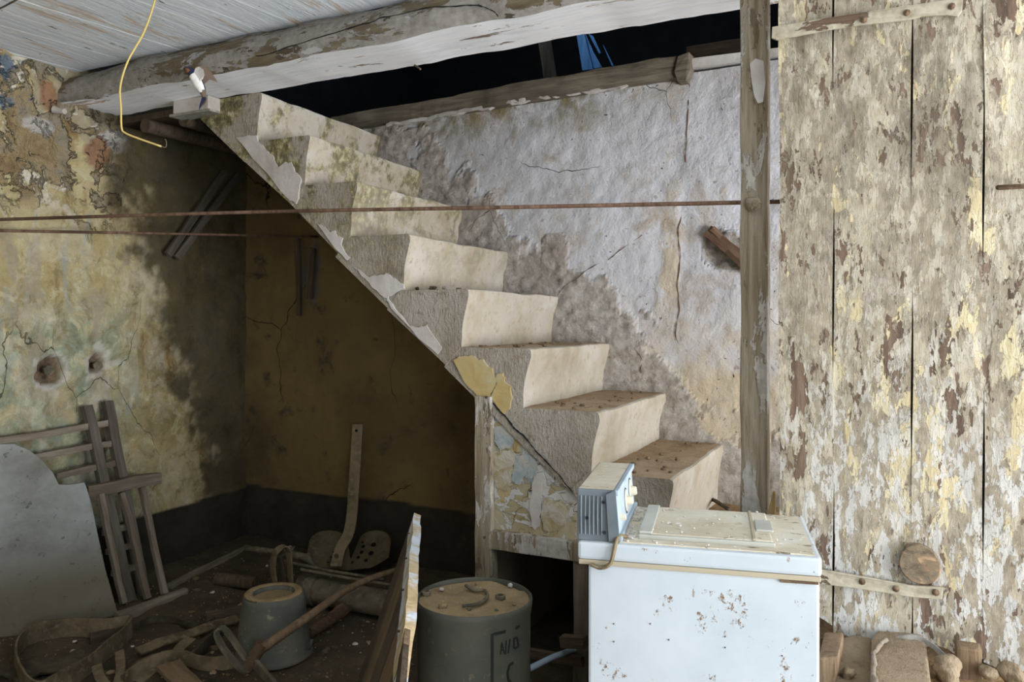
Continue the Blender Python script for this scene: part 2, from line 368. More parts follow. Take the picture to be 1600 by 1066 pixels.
m.up(la, .0025); m.up(lb, .002); m.up(lc, -.002); m.up(g, .007); m.up(d, .0014); MAT['beam'] = m.done(col)
m = M('beam_under', rough=.85); st = (.25, 1, 1); g = m.noise(5, 6, .62, .6, (.8, 8, 8)); a = m.noise(6, 7, .68, .5, st, 4); b = m.noise(12, 6, .68, .4, st, 14)
col = m.ramp(g, [(.3, '#e0e2e8'), (.5, '#f0f1f5'), (.7, '#f4f4f4')]); la = m.sm(a, .585, .6); col = m.mix(la, col, m.ramp(b, [(.4, '#cdb49c'), (.6, '#b39f90')])); lb = m.sm(b, .635, .65); col = m.mix(lb, col, '#857262')
m.up(la, -.002); m.up(lb, -.002); m.up(g, .003); MAT['beam_white'] = m.done(col)
# ceiling boards, run about along y
m = M('ceiling_paint', rough=.8); st = (7, .55, 3); g = m.noise(4, 6, .65, .3, st); a = m.noise(2.4, 6, .65, .3, (3, .5, 1), 5); b = m.noise(14, 6, .65, .2, (4, .6, 1), 9)
col = m.ramp(g, [(.3, '#d2dae4'), (.48, '#e4eaf2'), (.65, '#eff3f7')]); col = m.mix(m.sm(a, .56, .64), col, '#d6c6b8'); col = m.mix(m.sm(b, .6, .63), col, '#eef0f2'); col = m.mix(m.sm(m.noise(11, 6, .7, .2, (3, .8, 1), 19), .64, .67), col, '#6f6a66')
m.up(g, .004); m.up(b, .004); MAT['ceil'] = m.done(col)
# stone
def stone(name, c1, c2, c3, lich, pebble, bump):
    m = M(name, rough=.95); n1 = m.noise(5, 6, .62, .3); n2 = m.noise(35, 5, .65, 0, (1, 1, 1), 5); p = m.noise(75, 4, .65, 0, (1.6, 1, .8), 3)
    col = m.ramp(n1, [(.3, c1), (.5, c2), (.68, c3)]); col = m.mix(m.sm(n2, .54, .68), col, c1)
    old = m.sm(m.xyz()[2], 1.25, 1.85); k = m.mth('MULTIPLY', m.mth('ADD', old, .15), m.sm(m.noise(6.5, 6, .7, .4, (1, 1, 1), 11), .44, .56))
    col = m.mix(m.mth('MULTIPLY', k, lich), col, m.ramp(n2, [(.36, '#55503a'), (.52, '#7f7650'), (.64, '#b5ad8c')]))
    m.up(n1, .006); m.up(n2, bump*.8); m.up(p, bump*pebble); return m.done(col)
MAT['stone_end'] = stone('stone_pecked_end', '#857a6a', '#a0968a', '#aba398', .9, 1.6, .006)
MAT['stone_riser'] = stone('stone_riser', '#a3967f', '#b5aa9a', '#beb6aa', .75, .25, .0028)
m = M('dusty_tread', rough=1); n1 = m.noise(9, 6, .65); n2 = m.noise(60, 5, .7); col = m.ramp(n1, [(.3, '#8c7558'), (.5, '#a48c6e'), (.7, '#b09a7e')]); col = m.mix(m.sm(n2, .58, .68), col, '#76624c'); col = m.mix(m.sm(m.noise(90, 3, .6, 0, (1, 1, 1), 4), .64, .7), col, '#c9b796'); m.up(n1, .01); m.up(n2, .01); MAT['tread'] = m.done(col)
m = M('old_side_plaster', rough=.95); n = m.noise(6, 5, .6); col = m.ramp(n, [(.3, '#a59c92'), (.55, '#bfb8b2'), (.7, '#c9c3bd')]); m.up(m.noise(25, 5, .6), .004); MAT['sideplast'] = m.done(col)
m = M('ochre_plaster', rough=.95); n = m.noise(9, 5, .6, .4); col = m.ramp(n, [(.3, '#a08450'), (.5, '#b09a68'), (.68, '#b0a687')]); m.up(m.noise(25, 5, .6), .003); MAT['ochre'] = m.done(col)
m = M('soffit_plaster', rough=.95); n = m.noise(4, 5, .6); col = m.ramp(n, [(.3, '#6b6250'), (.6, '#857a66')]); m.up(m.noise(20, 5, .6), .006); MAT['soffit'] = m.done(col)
# flaking partition panel
m = M('flaking_partition', rough=.9); a = m.noise(7.5, 8, .66, .7); b = m.noise(10, 8, .66, .8, (1, 1, 1), 9); c = m.noise(9, 7, .64, .6, (1, 1, 1), 19); d = m.noise(40, 4)
col = m.ramp(m.noise(5, 5, .6, .4, (1, 1, .5), 4), [(.32, '#97875c'), (.5, '#a89d80'), (.64, '#b3aa94')]); la = m.sm(a, .50, .507); col = m.mix(la, col, m.ramp(d, [(.3, '#b4b0a8'), (.65, '#c9c6c2')]))
lb = m.sm(b, .585, .592); col = m.mix(lb, col, m.ramp(c, [(.4, '#a88d52'), (.55, '#b3a070')])); lc = m.mth('MULTIPLY', m.sm(c, .54, .55), m.attr('blue')); col = m.mix(lc, col, '#94a3ab')
ck = m.sm(m.voro(5, 'DISTANCE_TO_EDGE', (1, 1, 1), 0, .35), .012, .003); col = m.mix(m.mth('MULTIPLY', ck, m.sm(b, .5, .55)), col, '#57493a')
m.up(la, .004); m.up(lb, -.004); m.up(lc, .002); m.up(d, .001); m.up(ck, -.003); MAT['panel'] = m.done(col)
# earth
m = M('earth', rough=1); n1 = m.noise(3, 6, .65); n2 = m.noise(22, 6, .7); n3 = m.noise(70, 4, .7)
col = m.ramp(n1, [(.3, '#3c3226'), (.5, '#4f4334'), (.7, '#655845')]); heap_mask = m.attr('dry'); col = m.mix(m.attr('bounce_patch'), col, m.ramp(n2, [(.3, '#a89f90'), (.7, '#c2b9aa')])); col = m.mix(heap_mask, col, m.ramp(n2, [(.3, '#7a5f44'), (.55, '#a0835f'), (.7, '#b0946e')]))  # heaped earth mixed towards a paler brown
col = m.mix(m.sm(n2, .6, .7), col, '#77634b'); sp = m.sm(m.voro(30, 'F1', (1, 1, 1), 0, .03), .1, .06); col = m.mix(m.mth('MULTIPLY', sp, m.sm(n1, .48, .58)), col, '#93836a')
m.up(n2, .02); m.up(n3, .006); m.up(sp, .006); MAT['earth'] = m.done(col)
MAT['oldwood'] = wood('old_grey_wood', '#5d5244', '#7b6f60', '#94897a')
MAT['darkwood'] = wood('dark_wood', '#3a3024', '#54473a', '#6a5b4a')
MAT['brownwood'] = wood('brown_wood', '#5a4936', '#756049', '#8a755b')
MAT['paintwood'] = wood('grey_painted_wood', '#777268', '#96928a', '#aca8a2')
MAT['greywood'] = wood('dim_grey_wood', '#453e35', '#5a5248', '#6e665b')
MAT['lath'] = wood('lath', '#4a3628', '#6d5443', '#836a58')
MAT['curb'] = wood('curb_wood', '#4c4437', '#6a6052', '#827868', 'world', (1.2, 14, 14))
MAT['rust'] = rusty('rusty_iron', '#4a3a2c', '#5d4a38', '#75604a')
MAT['iron'] = rusty('dusty_iron', '#4a443a', '#605848', '#7a6f5c')
MAT['seat'] = rusty('dusty_seat_iron', '#71654f', '#897b62', '#988a6e')
MAT['leather'] = rusty('old_leather', '#4c4131', '#655843', '#7c6e56', metal=0)
MAT['leather_dark'] = rusty('dark_leather', '#2f281e', '#3f372b', '#524938', metal=0)
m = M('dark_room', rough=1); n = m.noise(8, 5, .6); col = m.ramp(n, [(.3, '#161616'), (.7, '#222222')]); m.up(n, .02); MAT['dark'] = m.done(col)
m = M('strap_paint', rough=.8); a = m.noise(12, 7, .65, .3, (.4, 1, 1)); d = m.noise(50, 4); la = m.sm(a, .37, .38); col = m.mix(la, '#5f4c3d', m.ramp(d, [(.3, '#8c836f'), (.6, '#a89f8b')])); m.up(la, .0015); m.up(d, .002); MAT['strap'] = m.done(col)

# ================================================================== THE SETTING
# ---- back wall (stair wall): grid with real relief
gx = np.concatenate([np.arange(XL-.05, .32, .0125), np.arange(.32, XR+.1, .1)]); gz = np.arange(-.05, 2.235, .0125)
X, Z = np.meshgrid(gx, gz, indexing='ij'); P = np.stack([X, np.full_like(X, YB), Z], -1)
zline = np.interp(X, NX, NZ); nb = fbm(P, 3.2, 4, s=3); nf = fbm(P, 26, 4, .6, s=5); nm = fbm(P, 9, 4, .55, s=8)
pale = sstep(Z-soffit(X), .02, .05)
dst = (Z-zline)*.74
width = np.interp(X, [-2.4, -1.9, -1.45, -1.1, -.8, -.5, -.3], [.10, .12, .13, .24, .05, .06, .02])
crumb = sstep(width+.10*nm+.02*nf-dst, 0, .06)*pale*sstep(.62-X, 0, .1)
warm = np.clip(sstep(np.interp(X, [-2.4, -1.2, -.6, -.3, 2], [.1, .25, .55, .6, .6])+.12*nb-dst, 0, .35), 0, 1)*sstep(X, -1.6, -.8)
moss = sstep(Z, 1.98, 2.2)*sstep(-X, .5, 1.4)
band = sstep(.32+.012*nb-Z, 0, .006)*(1-pale)
hc = PY(1138, 392, YB); hd = np.sqrt(((X-hc.x)*.9+(Z-hc.z)*.35)**2/.095**2+((Z-hc.z)*.9-(X-hc.x)*.2)**2/.085**2)+.25*nm
hole = sstep(1.0-hd, 0, .18)
sc_ = PY(1045, 390, YB); strip = sstep(.045+.02*nm-np.abs(X-sc_.x-.05*(Z-sc_.z)), 0, .02)*sstep(.32+.05*nb-np.abs(Z-sc_.z), 0, .1)
hs = PY(488, 425, YB); wplast = sstep(1-np.sqrt(((X-hs.x)/.06)**2+((Z-hs.z)/.16)**2)+.5*nm, 0, .1)*(1-pale)
disp = .010*nb+.003*nf + crumb*(-.003+.006*nf+.004*nm) - hole*(.016-.02*nf) + .004*strip
P[..., 1] = YB - disp
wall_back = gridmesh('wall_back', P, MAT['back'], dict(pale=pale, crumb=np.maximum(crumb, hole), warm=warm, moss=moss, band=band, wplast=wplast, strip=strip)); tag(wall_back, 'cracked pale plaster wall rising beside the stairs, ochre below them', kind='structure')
for pp in (((870, 462), (884, 446), (905, 432), (930, 414), (948, 408), (968, 392), (985, 380), (1004, 366)), ((1064, 330), (1060, 360), (1063, 400), (1058, 440), (1062, 480), (1056, 520), (1060, 545)), ((1078, 100), (1076, 150), (1074, 200), (1072, 255)), ((990, 545), (1003, 560), (1000, 580), (1010, 600))):
    pts = []
    for px, py in pp:
        q = PY(px, py, YB); i_ = np.abs(gx-q.x).argmin(); k_ = np.abs(gz-q.z).argmin(); pts.append(Vector((q.x, float(P[i_, k_, 1])-.0005, q.z)))
    sp_ = spline(pts, 6); MB().tube(sp_, [.0006+.0022*random.random() for _ in sp_], 5).jit(.004, 24, 5).build('plaster_crack', MAT['lath'], wall_back)
pts = [PY(px, py, 3.165) for px, py in ((606, 196), (660, 187), (700, 178), (760, 168), (800, 160), (850, 152), (900, 145), (980, 135))]
sp_ = spline(pts, 8); MB().ribbon([p+Vector((0, 0, .006*math.sin(i*1.7)*random.random())) for i, p in enumerate(sp_)], (0, 0, 1), .014, .02).jit(.005, 22, 6).build('plaster_lip', MAT['sideplast'], wall_back)
# ---- left wall
gy = np.concatenate([np.arange(YF-.05, 1.3, .1), np.arange(1.3, YB+.06, .0125)]); gz = np.arange(-.05, 2.33, .0125)
Y, Z = np.meshgrid(gy, gz, indexing='ij'); P = np.stack([np.full_like(Y, XL), Y, Z], -1)
nb = fbm(P, 3, 4, s=13); nf = fbm(P, 24, 4, .6, s=15); nm = fbm(P, 8, 4, .55, s=18)
def blob(px, py, ry, rz, k=.45, soft=.15):
    c = PX(px, py, XL); d = np.sqrt(((Y-c.y)/ry)**2+((Z-c.z)/rz)**2)+k*nm+.15*nf; return sstep(1-d, 0, soft)
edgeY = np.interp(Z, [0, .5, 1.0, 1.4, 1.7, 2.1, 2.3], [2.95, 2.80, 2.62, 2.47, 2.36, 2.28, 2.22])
soot_shade = sstep(Y-edgeY+.12*nm+.05*nb+.05*nf, 0, .18)*.88  # soot stain, with the stair shadow's slanting edge painted in
expose = sstep(Z-(1.56+.1*nb), 0, .2)*sstep(2.5-Y, 0, .2)
green = sstep(1.45+.12*nb-Z, 0, .3)*sstep(2.75-Y, 0, .5)
blue = np.maximum.reduce([blob(15, 122, .07, .05), blob(38, 150, .05, .035), blob(5, 160, .05, .03), blob(10, 95, .07, .03)])
white = np.maximum(blob(182, 222, .09, .055, .3, .1), blob(60, 195, .06, .03)); brick = np.maximum(blob(150, 240, .07, .07, .35), blob(72, 150, .045, .07, .3))
h1 = blob(75, 578, .062, .058, .95, .35); h2 = blob(152, 572, .066, .056, .95, .35); hole = np.maximum(h1, h2)
ring = np.clip(np.maximum(blob(75, 580, .092, .085, .9, .1), blob(152, 574, .092, .08, .9, .1))-hole, 0, 1)
band = sstep(.30+.012*nb-Z, 0, .006)
disp = .011*nb+.003*nf + expose*(.022*nm+.010*nf) - hole*.04 - .006*ring + white*.008 + brick*.012
P[..., 0] = XL + disp
wall_left = gridmesh('wall_left', P, MAT['left'], dict(soot_shade=soot_shade, expose=expose, green=green, blue=blue, white=np.maximum(white, ring*.7), brick=brick, band=band, hole=hole)); tag(wall_left, 'stained ochre and green plaster wall with exposed rubble at top', kind='structure')
# ---- front and right walls with their openings (behind and beside the camera)
m = M('rough_whitewash', rough=.95); n = m.noise(4, 5, .6); col = m.ramp(n, [(.3, '#8f8878'), (.6, '#a89f8c')]); m.up(n, .02); MAT['wash'] = m.done(col)
mb = MB()
mb.box(XL-.2, 1.3, YF-.15, YF, -.1, 2.5).box(2.6, XR+.2, YF-.15, YF, -.1, 2.5).box(1.3, 2.6, YF-.15, YF, 1.9, 2.5)
tag(mb.build('wall_front', MAT['wash']), 'whitewashed wall with an open doorway', kind='structure')
mb = MB()
mb.box(XR, XR+.15, YF, -.2, -.1, 2.5).box(XR, XR+.15, 2.55, 3.4, -.1, 2.5).box(XR, XR+.15, -.2, 2.55, -.1, .15).box(XR, XR+.15, -.2, 2.55, 1.95, 2.5)
tag(mb.build('wall_right', MAT['wash']), 'whitewashed wall with a window opening', kind='structure')
# ---- floor of trodden earth: a height field, higher at the foot of the stairs
gx = np.concatenate([np.arange(XL-.1, .9, .025), np.arange(.9, XR+.4, .15)]); gy = np.concatenate([np.arange(YF-.3, .8, .15), np.arange(.8, YB+.1, .025)])
X, Y = np.meshgrid(gx, gy, indexing='ij'); P = np.stack([X, Y, np.zeros_like(X)], -1)
nb = fbm(P, 2.5, 4, s=23); nf = fbm(P, 14, 4, .6, s=25)
rise = np.maximum(sstep(X, -.82, -.74)*sstep(Y, 2.12, 2.2)*.485, sstep(X, -.10, .02)*sstep(Y, 1.35, 1.72)*.42)
rise = np.maximum(rise, sstep(X, -.35, -.25)*sstep(Y, 2.04, 2.14)*.42)
Zf = rise+.010*nb+.008*nf+.03*sstep(-X, 2.6, 3.2)+.02*sstep(Y, 2.7, 3.2)*sstep(-X, 1.3, 1.5)
P[..., 2] = Zf
floor = gridmesh('floor', P, MAT['earth'], dict(dry=sstep(rise, .2, .35)*sstep(.55-X, 0, .2), bounce_patch=np.maximum(sstep(X, .35, .55), sstep(1.3-Y, 0, .2)*sstep(X, -1.0, -.6)))); tag(floor, 'trodden earth floor, heaped up at the foot of the stairs', kind='structure')  # pale unseen floor patch added to bounce light up to the ceiling
def fz(x, y): return float(Zf[np.abs(gx-x).argmin(), np.abs(gy-y).argmin()])
# ---- ceiling boards under a rough backing
ceil = MB().box(XL-.1, XR+.2, YF-.2, 2.2, ZC+.028, ZC+.06).build('ceiling', MAT['dark']); tag(ceil, 'white painted board ceiling', kind='structure')
tn = math.tan(math.radians(9)); x = XL-.75
while x < XR:
    wdt = random.choice([.13, .145, .16, .15]); y0, y1 = YF-.05, 2.215
    poly = [(x+tn*y0, y0), (x+wdt-.0008+tn*y0, y0), (x+wdt-.0008+tn*y1, y1), (x+tn*y1, y1)]
    out = []
    for i in range(4):                                    # clip at the left wall
        a, b = poly[i], poly[(i+1) % 4]
        ia, ib = a[0] >= XL-.02, b[0] >= XL-.02
        if ia: out.append(a)
        if ia != ib: t = (XL-.02-a[0])/(b[0]-a[0]); out.append((XL-.02, a[1]+(b[1]-a[1])*t))
    if len(out) >= 3:
        dz = random.uniform(-.0006, .0006)
        MB().plate([Vector((p[0], p[1], ZC+dz)) for p in out], (0, 0, 1), .025).build('ceiling_board', MAT['ceil'], ceil)
    x += wdt
# ---- upper floor: dark room seen through the stair opening
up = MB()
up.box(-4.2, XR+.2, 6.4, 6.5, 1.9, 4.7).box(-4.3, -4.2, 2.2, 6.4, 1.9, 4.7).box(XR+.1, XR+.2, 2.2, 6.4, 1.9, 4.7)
up.box(-4.2, -1.85, 2.2, 6.4, 4.7, 4.8).box(-1.35, XR+.2, 2.2, 6.4, 4.7, 4.8).box(-1.85, -1.35, 2.2, 3.5, 4.7, 4.8).box(-1.85, -1.35, 4.0, 6.4, 4.7, 4.8)  # roof gap left for the added hatch lamp
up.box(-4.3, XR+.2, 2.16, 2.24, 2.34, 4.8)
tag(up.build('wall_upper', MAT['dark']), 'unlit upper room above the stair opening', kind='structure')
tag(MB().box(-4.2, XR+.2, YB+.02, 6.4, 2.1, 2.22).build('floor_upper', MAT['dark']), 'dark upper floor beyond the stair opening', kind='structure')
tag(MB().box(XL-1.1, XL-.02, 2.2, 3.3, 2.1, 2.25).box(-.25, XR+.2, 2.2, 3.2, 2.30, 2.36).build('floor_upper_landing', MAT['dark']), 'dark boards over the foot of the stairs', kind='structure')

# ================================================================== BEAM, POST, CURB, LANDING
mb = MB(); sec = [(2.160, 2.135), (2.138, 2.165), (2.136, 2.20), (2.150, 2.235), (2.185, 2.268), (2.25, 2.279), (2.40, 2.279), (2.412, 2.20), (2.400, 2.135)]
N = 90; xs = np.linspace(XL-.05, -.285, N+1); vs = []; fs = []; mi = []; ns = len(sec)
for i, x in enumerate(xs):
    for (y, z) in sec:
        taper = .012*math.sin(x*2.1)
        sag = -.035*max(0, min(1, (-2.75-x)/.4)) if y < 2.2 and z > 2.14 else 0
        vs.append((x, y+taper*.4, z+sag*.6))
for i in range(N):
    for k in range(ns):
        fs.append((i*ns+k, i*ns+(k+1) % ns, (i+1)*ns+(k+1) % ns, (i+1)*ns+k)); mi.append(1 if k == ns-1 else 0)
fs += [tuple(range(ns)), tuple(N*ns+k for k in reversed(range(ns)))]; mi += [0, 0]
mb.add(vs, fs, mi).jit(.007, 6, 3)
beam = thing('ceiling_beam', (-1.7, 2.28, 2.135), 'heavy old ceiling beam with dark face and white flaking underside', 'beam')
mb.build('beam_body', [MAT['beam'], MAT['beam_white']], beam, smooth=True, autos=.7)
# long drying crack with a proud lip, splinters and a nail
mb = MB(); pts = [PY(px, py, 2.128) for px, py in ((400, 87), (430, 80), (520, 52), (600, 28), (660, 14), (735, 8), (765, 14), (778, 26))]
mb.tube(spline(pts, 9), [.0010+.0016*random.random() for _ in range(64)], 5).jit(.003, 25, 2); mb.build('drying_crack', MAT['dark'], beam)
mb = MB()
for k in range(7):
    a = Vector((-.30+.012*k, 2.16+.03*random.random(), 2.16)); mb.tube([a, a+Vector((.012, -.004, -.03-.04*random.random()))], [.006, .001], 5)
mb.build('splinters', MAT['brownwood'], beam)
rod('nail', [PY(648, 102, 2.38), PY(657, 108, 2.36)], .0035, MAT['rust'], beam)
# post under the beam
xa = PY(1160, 500, 2.2).x; xb = PY(1200, 500, 2.165).x
post = thing('door_post', ((xa+xb)/2, 2.185, .45), 'weathered vertical timber post standing beneath the ceiling beam', 'post')
mb = MB(); L = 34
vs = []; fs = []
sec = [(xa, 2.165), (xb, 2.165), (xb, 2.205), (xa, 2.205)]
for i in range(L+1):
    z = .43+(2.134-.43)*i/L; o = .0015*math.sin(i*.9)
    for k, (x, y) in enumerate(sec): vs.append((x+(o if k in (0, 3) else o*.3), y, z))
for i in range(L):
    for k in range(4): fs.append((i*4+k, i*4+(k+1) % 4, i*4+4+(k+1) % 4, i*4+4+k))
fs += [(0, 1, 2, 3), tuple(L*4+k for k in (3, 2, 1, 0))]
mb.add(vs, fs).jit(.0016, 7, 9); mb.build('post_timber', MAT['post'], post, bevel=.003)
mb = MB(); c = PY(1178, 320, 2.155); mb.lathe([(0, -.011), (.012, -.010), (.021, -.004), (.022, .003), (.015, .010), (0, .012)], c, 14, Matrix.Rotation(math.pi/2, 3, 'X')); mb.jit(.006, 30, 4)
mb.build('rope_knob', MAT['post'], post, smooth=True)
mb = MB().plate([PY(px, py, 2.163) for px, py in ((1172, 100), (1181, 92), (1193, 96), (1196, 130), (1192, 160), (1184, 162), (1178, 148), (1174, 122))], (0, -1, 0), .004); mb.build('paint_flake', MAT['sideplast'], post)
# curb timber at the top of the stair wall
def line_board(name, px0, py0, px1, py1, h, th, Y, mat, parent=None, **k):
    a = PY(px0, py0, Y); b = PY(px1, py1, Y); return board(name, a-UP*h/2, b-UP*h/2, h, th, UP, mat, parent, **k)
curb = thing('floor_edge_timber', PY(800, 150, 3.18), 'dark squared timber edging the upper floor above the pale wall', 'timber')
a = PY(520, 184, 3.17); b = PY(1062, 89, 3.17); zt = 2.315
mb = MB(); n = 40
vs = []; fs = []
for i in range(n+1):
    x = a.x+(b.x-a.x)*i/n; t = i/n; top = PY(545+(1062-545)*t, 180-92*t, 3.16).z
    hh = .075+.012*t
    for (y, z) in ((3.155, top-hh), (3.15, top), (3.30, top), (3.30, top-hh)): vs.append((x, y, z))
for i in range(n):
    for k in range(4): fs.append((i*4+k, i*4+(k+1) % 4, i*4+4+(k+1) % 4, i*4+4+k))
fs += [(0, 1, 2, 3), tuple(n*4+k for k in (3, 2, 1, 0))]
mb.add(vs, fs).jit(.006, 8, 5); mb.build('timber', MAT['curb'], curb)
mb = MB().plate([PY(px, py, 3.14) for px, py in ((1062, 86), (1079, 83), (1080, 108), (1073, 125), (1060, 128), (1055, 112))], (0, 1, 0), .14).jit(.008, 14, 4); mb.build('broken_end', MAT['curb'], curb)
mb = MB(); a = PY(1080, 97, 3.21); b = PY(1180, 84, 3.21); mb.box(a.x-.02, b.x+.1, 3.19, 3.5, a.z-.03, a.z+.003); mb.jit(.01, 9, 7)
tag(mb.build('trim_1', MAT['sideplast']), 'broken plaster ledge on top of the stair wall', kind='structure')
ob = board('loose_timber', PY(1075, 88, 3.6), PY(1175, 72, 3.6), .07, .06, UP, MAT['darkwood']); tag(ob, 'dark loose timber lying in the upper room behind the ledge', 'timber')
# old boards upstairs, blue skylight painted into their colour
for i, (pts, lab) in enumerate((([(900, 50), (912, 52), (926, 108), (910, 110)], 'wide old board tinted skylight blue standing upstairs in the dark opening'), ([(914, 52), (926, 80), (940, 105), (928, 107)], 'middle old board tinted skylight blue standing upstairs beside the wide one'), ([(919, 52), (926, 56), (938, 82), (936, 84)], 'narrow slanting strip tinted skylight blue right of the blue boards upstairs'), ([(942, 70), (945, 76), (958, 102), (956, 103)], 'thinnest pale splinter of wood upstairs right of blue boards'))):
    mb = MB().plate([PY(px, py, 4.25+.02*i) for px, py in pts], (0, 1, 0), .012)
    m = MAT.get('skyblue_tint')
    if not m:
        q = M('skylight_blue', rough=.8); n = q.noise(6, 5, .6, .3, (5, 5, .5)); m = MAT['skyblue_tint'] = q.done(q.ramp(n, [(.3, '#3f6a9a'), (.5, '#6d9fd6'), (.7, '#7fb0e6')]))
    tag(mb.build('blue_board', m), lab, 'board', 'blue boards upstairs')
ob = MB().plate([PY(px, py, 4.35) for px, py in ((840, 60), (858, 60), (868, 125), (850, 125))], (0, 1, 0), .03).build('roof_strut', MAT['darkwood']); tag(ob, 'dark upright strut left of the blue boards upstairs', 'strut')
# landing joists under the beam, left of the stair head
mb = MB().box(XL-.05, -2.42, 2.41, YB+.05, 2.10, 2.128); tag(mb.build('ceiling_landing', MAT['darkwood']), 'dark underside of the stair landing', kind='structure')
for i, (x, lab) in enumerate(((-2.98, 'round joist under the landing nearest the stained left wall'), (-2.74, 'round joist under the landing between its two neighbours'), (-2.56, 'round joist under the landing beside the top step'))):
    ob = rod('landing_joist', [Vector((x, 2.405, 2.075)), Vector((x+.01, 2.8, 2.08)), Vector((x, YB, 2.075))], .032, MAT['darkwood'], seg=12); tag(ob, lab, 'joist', 'joists under the landing')
blk = thing('wood_packing', PY(310, 175, 2.38), 'short pale sawn block wedged under the beam beside the top step', 'block')
a = PY(280, 168, 2.37); b = PY(335, 168, 2.37)
mb = MB().box(a.x, b.x, 2.34, 2.405, 2.08, 2.134).jit(.004, 10, 2); mb.build('block', MAT['sideplast'], blk, bevel=.004)
mb = MB().box(a.x-.03, b.x, 2.345, 2.42, 2.072, 2.082); mb.build('shim', MAT['paintwood'], blk)
rod('pipe_stub', [PX(84, 171, XL+.03), PX(92, 173, XL+.05), PX(101, 174, XL+.08)], [.016, .014, .012], MAT['sideplast'], seg=12)
o = bpy.data.objects['pipe_stub']; tag(o, 'short pale pipe stub poking from the left wall below the beam', 'pipe')

def rock(name, p, r, mat, seed, flat=.7):
    bm = bmesh.new(); bmesh.ops.create_icosphere(bm, subdivisions=2 if name in ('plaster_chip', 'crumb') else 3, radius=1)
    V = np.array([tuple(v.co) for v in bm.verts]); k = 1+.35*fbm(V+seed*3.1, 1.2, 3, s=seed)
    for v, kk in zip(bm.verts, k): v.co = Vector((v.co.x*kk*r, v.co.y*kk*r*.8, v.co.z*kk*r*flat))
    me = bpy.data.meshes.new(name); bm.to_mesh(me); bm.free(); me.materials.append(mat); me.polygons.foreach_set('use_smooth', [True]*len(me.polygons))
    o = bpy.data.objects.new(name, me); COL.objects.link(o); o.location = p; o.rotation_euler = (0, 0, seed*1.7); return o
def rock_(p, r, i): return rock('pebble', p, r, MAT['darkwood'] if i < 2 else MAT['stone_end'], 90+i)
# ================================================================== STAIRS
stair = thing('staircase', (-1.4, 2.8, .45), 'old stone staircase of eight heavy steps climbing left along the plaster wall', 'staircase')
nn = Vector((-.677, 0, -.736))
def Bk(k):
    if k < 0: return Vector((NX[0]-.27, 0, NZ[0]))
    return Vector((NX[k]-.030, 0, NZ[k]-.2035))
for k in range(8):
    A = Vector((NX[k], 0, NZ[k])); B = Bk(k); E = Vector((Bk(k-1).x-.01, 0, NZ[k]))
    if k == 7: B.z = .44
    Cc = B+nn*.093; D = E+nn*.093
    prof = [E, Vector((A.x-.012, 0, A.z)), Vector((A.x-.003, 0, A.z-.004)), Vector((A.x, 0, A.z-.013)), Vector((A.x-.001, 0, A.z-.03))]
    for t in np.linspace(.2, 1, 9):
        prof.append(Vector((A.x-.001+(B.x-A.x)*(t**.9)*(1.0)-.005*math.sin(math.pi*t), 0, A.z-.03+(B.z-A.z+.03)*t)))
    if k == 7: prof += [Vector((-.72, 0, .44)), D]
    else: prof += [Cc, D]
    n = len(prof); ny = 20; vs = []; fs = []; mi = []
    yy = np.linspace(YS, YB+.02, ny+1)
    for y in yy:
        for p in prof: vs.append((p.x, y, p.z))
    for j in range(ny):
        for i in range(n):
            fs.append((j*n+i, j*n+(i+1) % n, (j+1)*n+(i+1) % n, (j+1)*n+i))
            mi.append(2 if i == 0 else (1 if i < n-2 else 3))
    fs += [tuple(range(n)), tuple(ny*n+i for i in reversed(range(n)))]; mi += [0, 0]
    mb = MB().add(vs, fs, mi).jit(.0045, 9, 40+k)
    mb.build('step', [MAT['stone_end'], MAT['stone_riser'], MAT['tread'], MAT['soffit']], stair, smooth=True, autos=.55)
# plaster skins left along the raw lower edge of the stair
patches = [([(371, 216), (384, 213), (402, 213), (408, 224), (420, 238), (428, 243), (430, 250), (436, 262), (446, 254), (456, 255), (462, 268), (472, 279), (470, 296), (465, 318), (456, 314), (440, 297), (410, 262)], 'sideplast'),
 ([(497, 350), (508, 355), (516, 363), (524, 360), (528, 368), (537, 373), (535, 386), (548, 404), (542, 408), (520, 380)], 'sideplast'),
 ([(556, 418), (566, 424), (578, 434), (590, 430), (606, 428), (618, 436), (630, 444), (634, 452), (612, 462), (604, 470), (590, 455), (572, 437)], 'sideplast'),
 ([(600, 463), (612, 470), (622, 486), (640, 508), (655, 513), (668, 508), (682, 530), (692, 543), (686, 553), (655, 528), (620, 490)], 'sideplast'),
 ([(710, 562), (722, 556), (738, 556), (748, 562), (756, 563), (763, 572), (772, 580), (778, 600), (770, 612), (764, 624), (746, 618), (728, 597)], 'ochre'),
 ([(778, 584), (787, 582), (790, 596), (799, 604), (801, 622), (796, 640), (788, 648), (776, 634), (768, 620), (776, 604)], 'ochre')]
for k, (pp, mt) in enumerate(patches):
    pts = []
    for i in range(len(pp)):
        a, b = pp[i], pp[(i+1) % len(pp)]
        for t in (0, .33, .66): pts.append(PY(a[0]+(b[0]-a[0])*t+random.uniform(-1.3, 1.3), a[1]+(b[1]-a[1])*t+random.uniform(-1.3, 1.3), YS+.002))
    MB().plate(pts, (0, -1, 0), .007).build('plaster_skin', MAT[mt], stair)
# open crack between the lower stones and the partition
mb = MB(); pts = [PY(px, py, YS-.002) for px, py in ((770, 628), (790, 652), (812, 675), (840, 708), (868, 738), (897, 770))]
mb.tube(spline(pts, 9), [.0012+.0022*random.random() for _ in range(46)], 5).jit(.005, 26, 3); mb.build('joint_crack', MAT['dark'], stair)
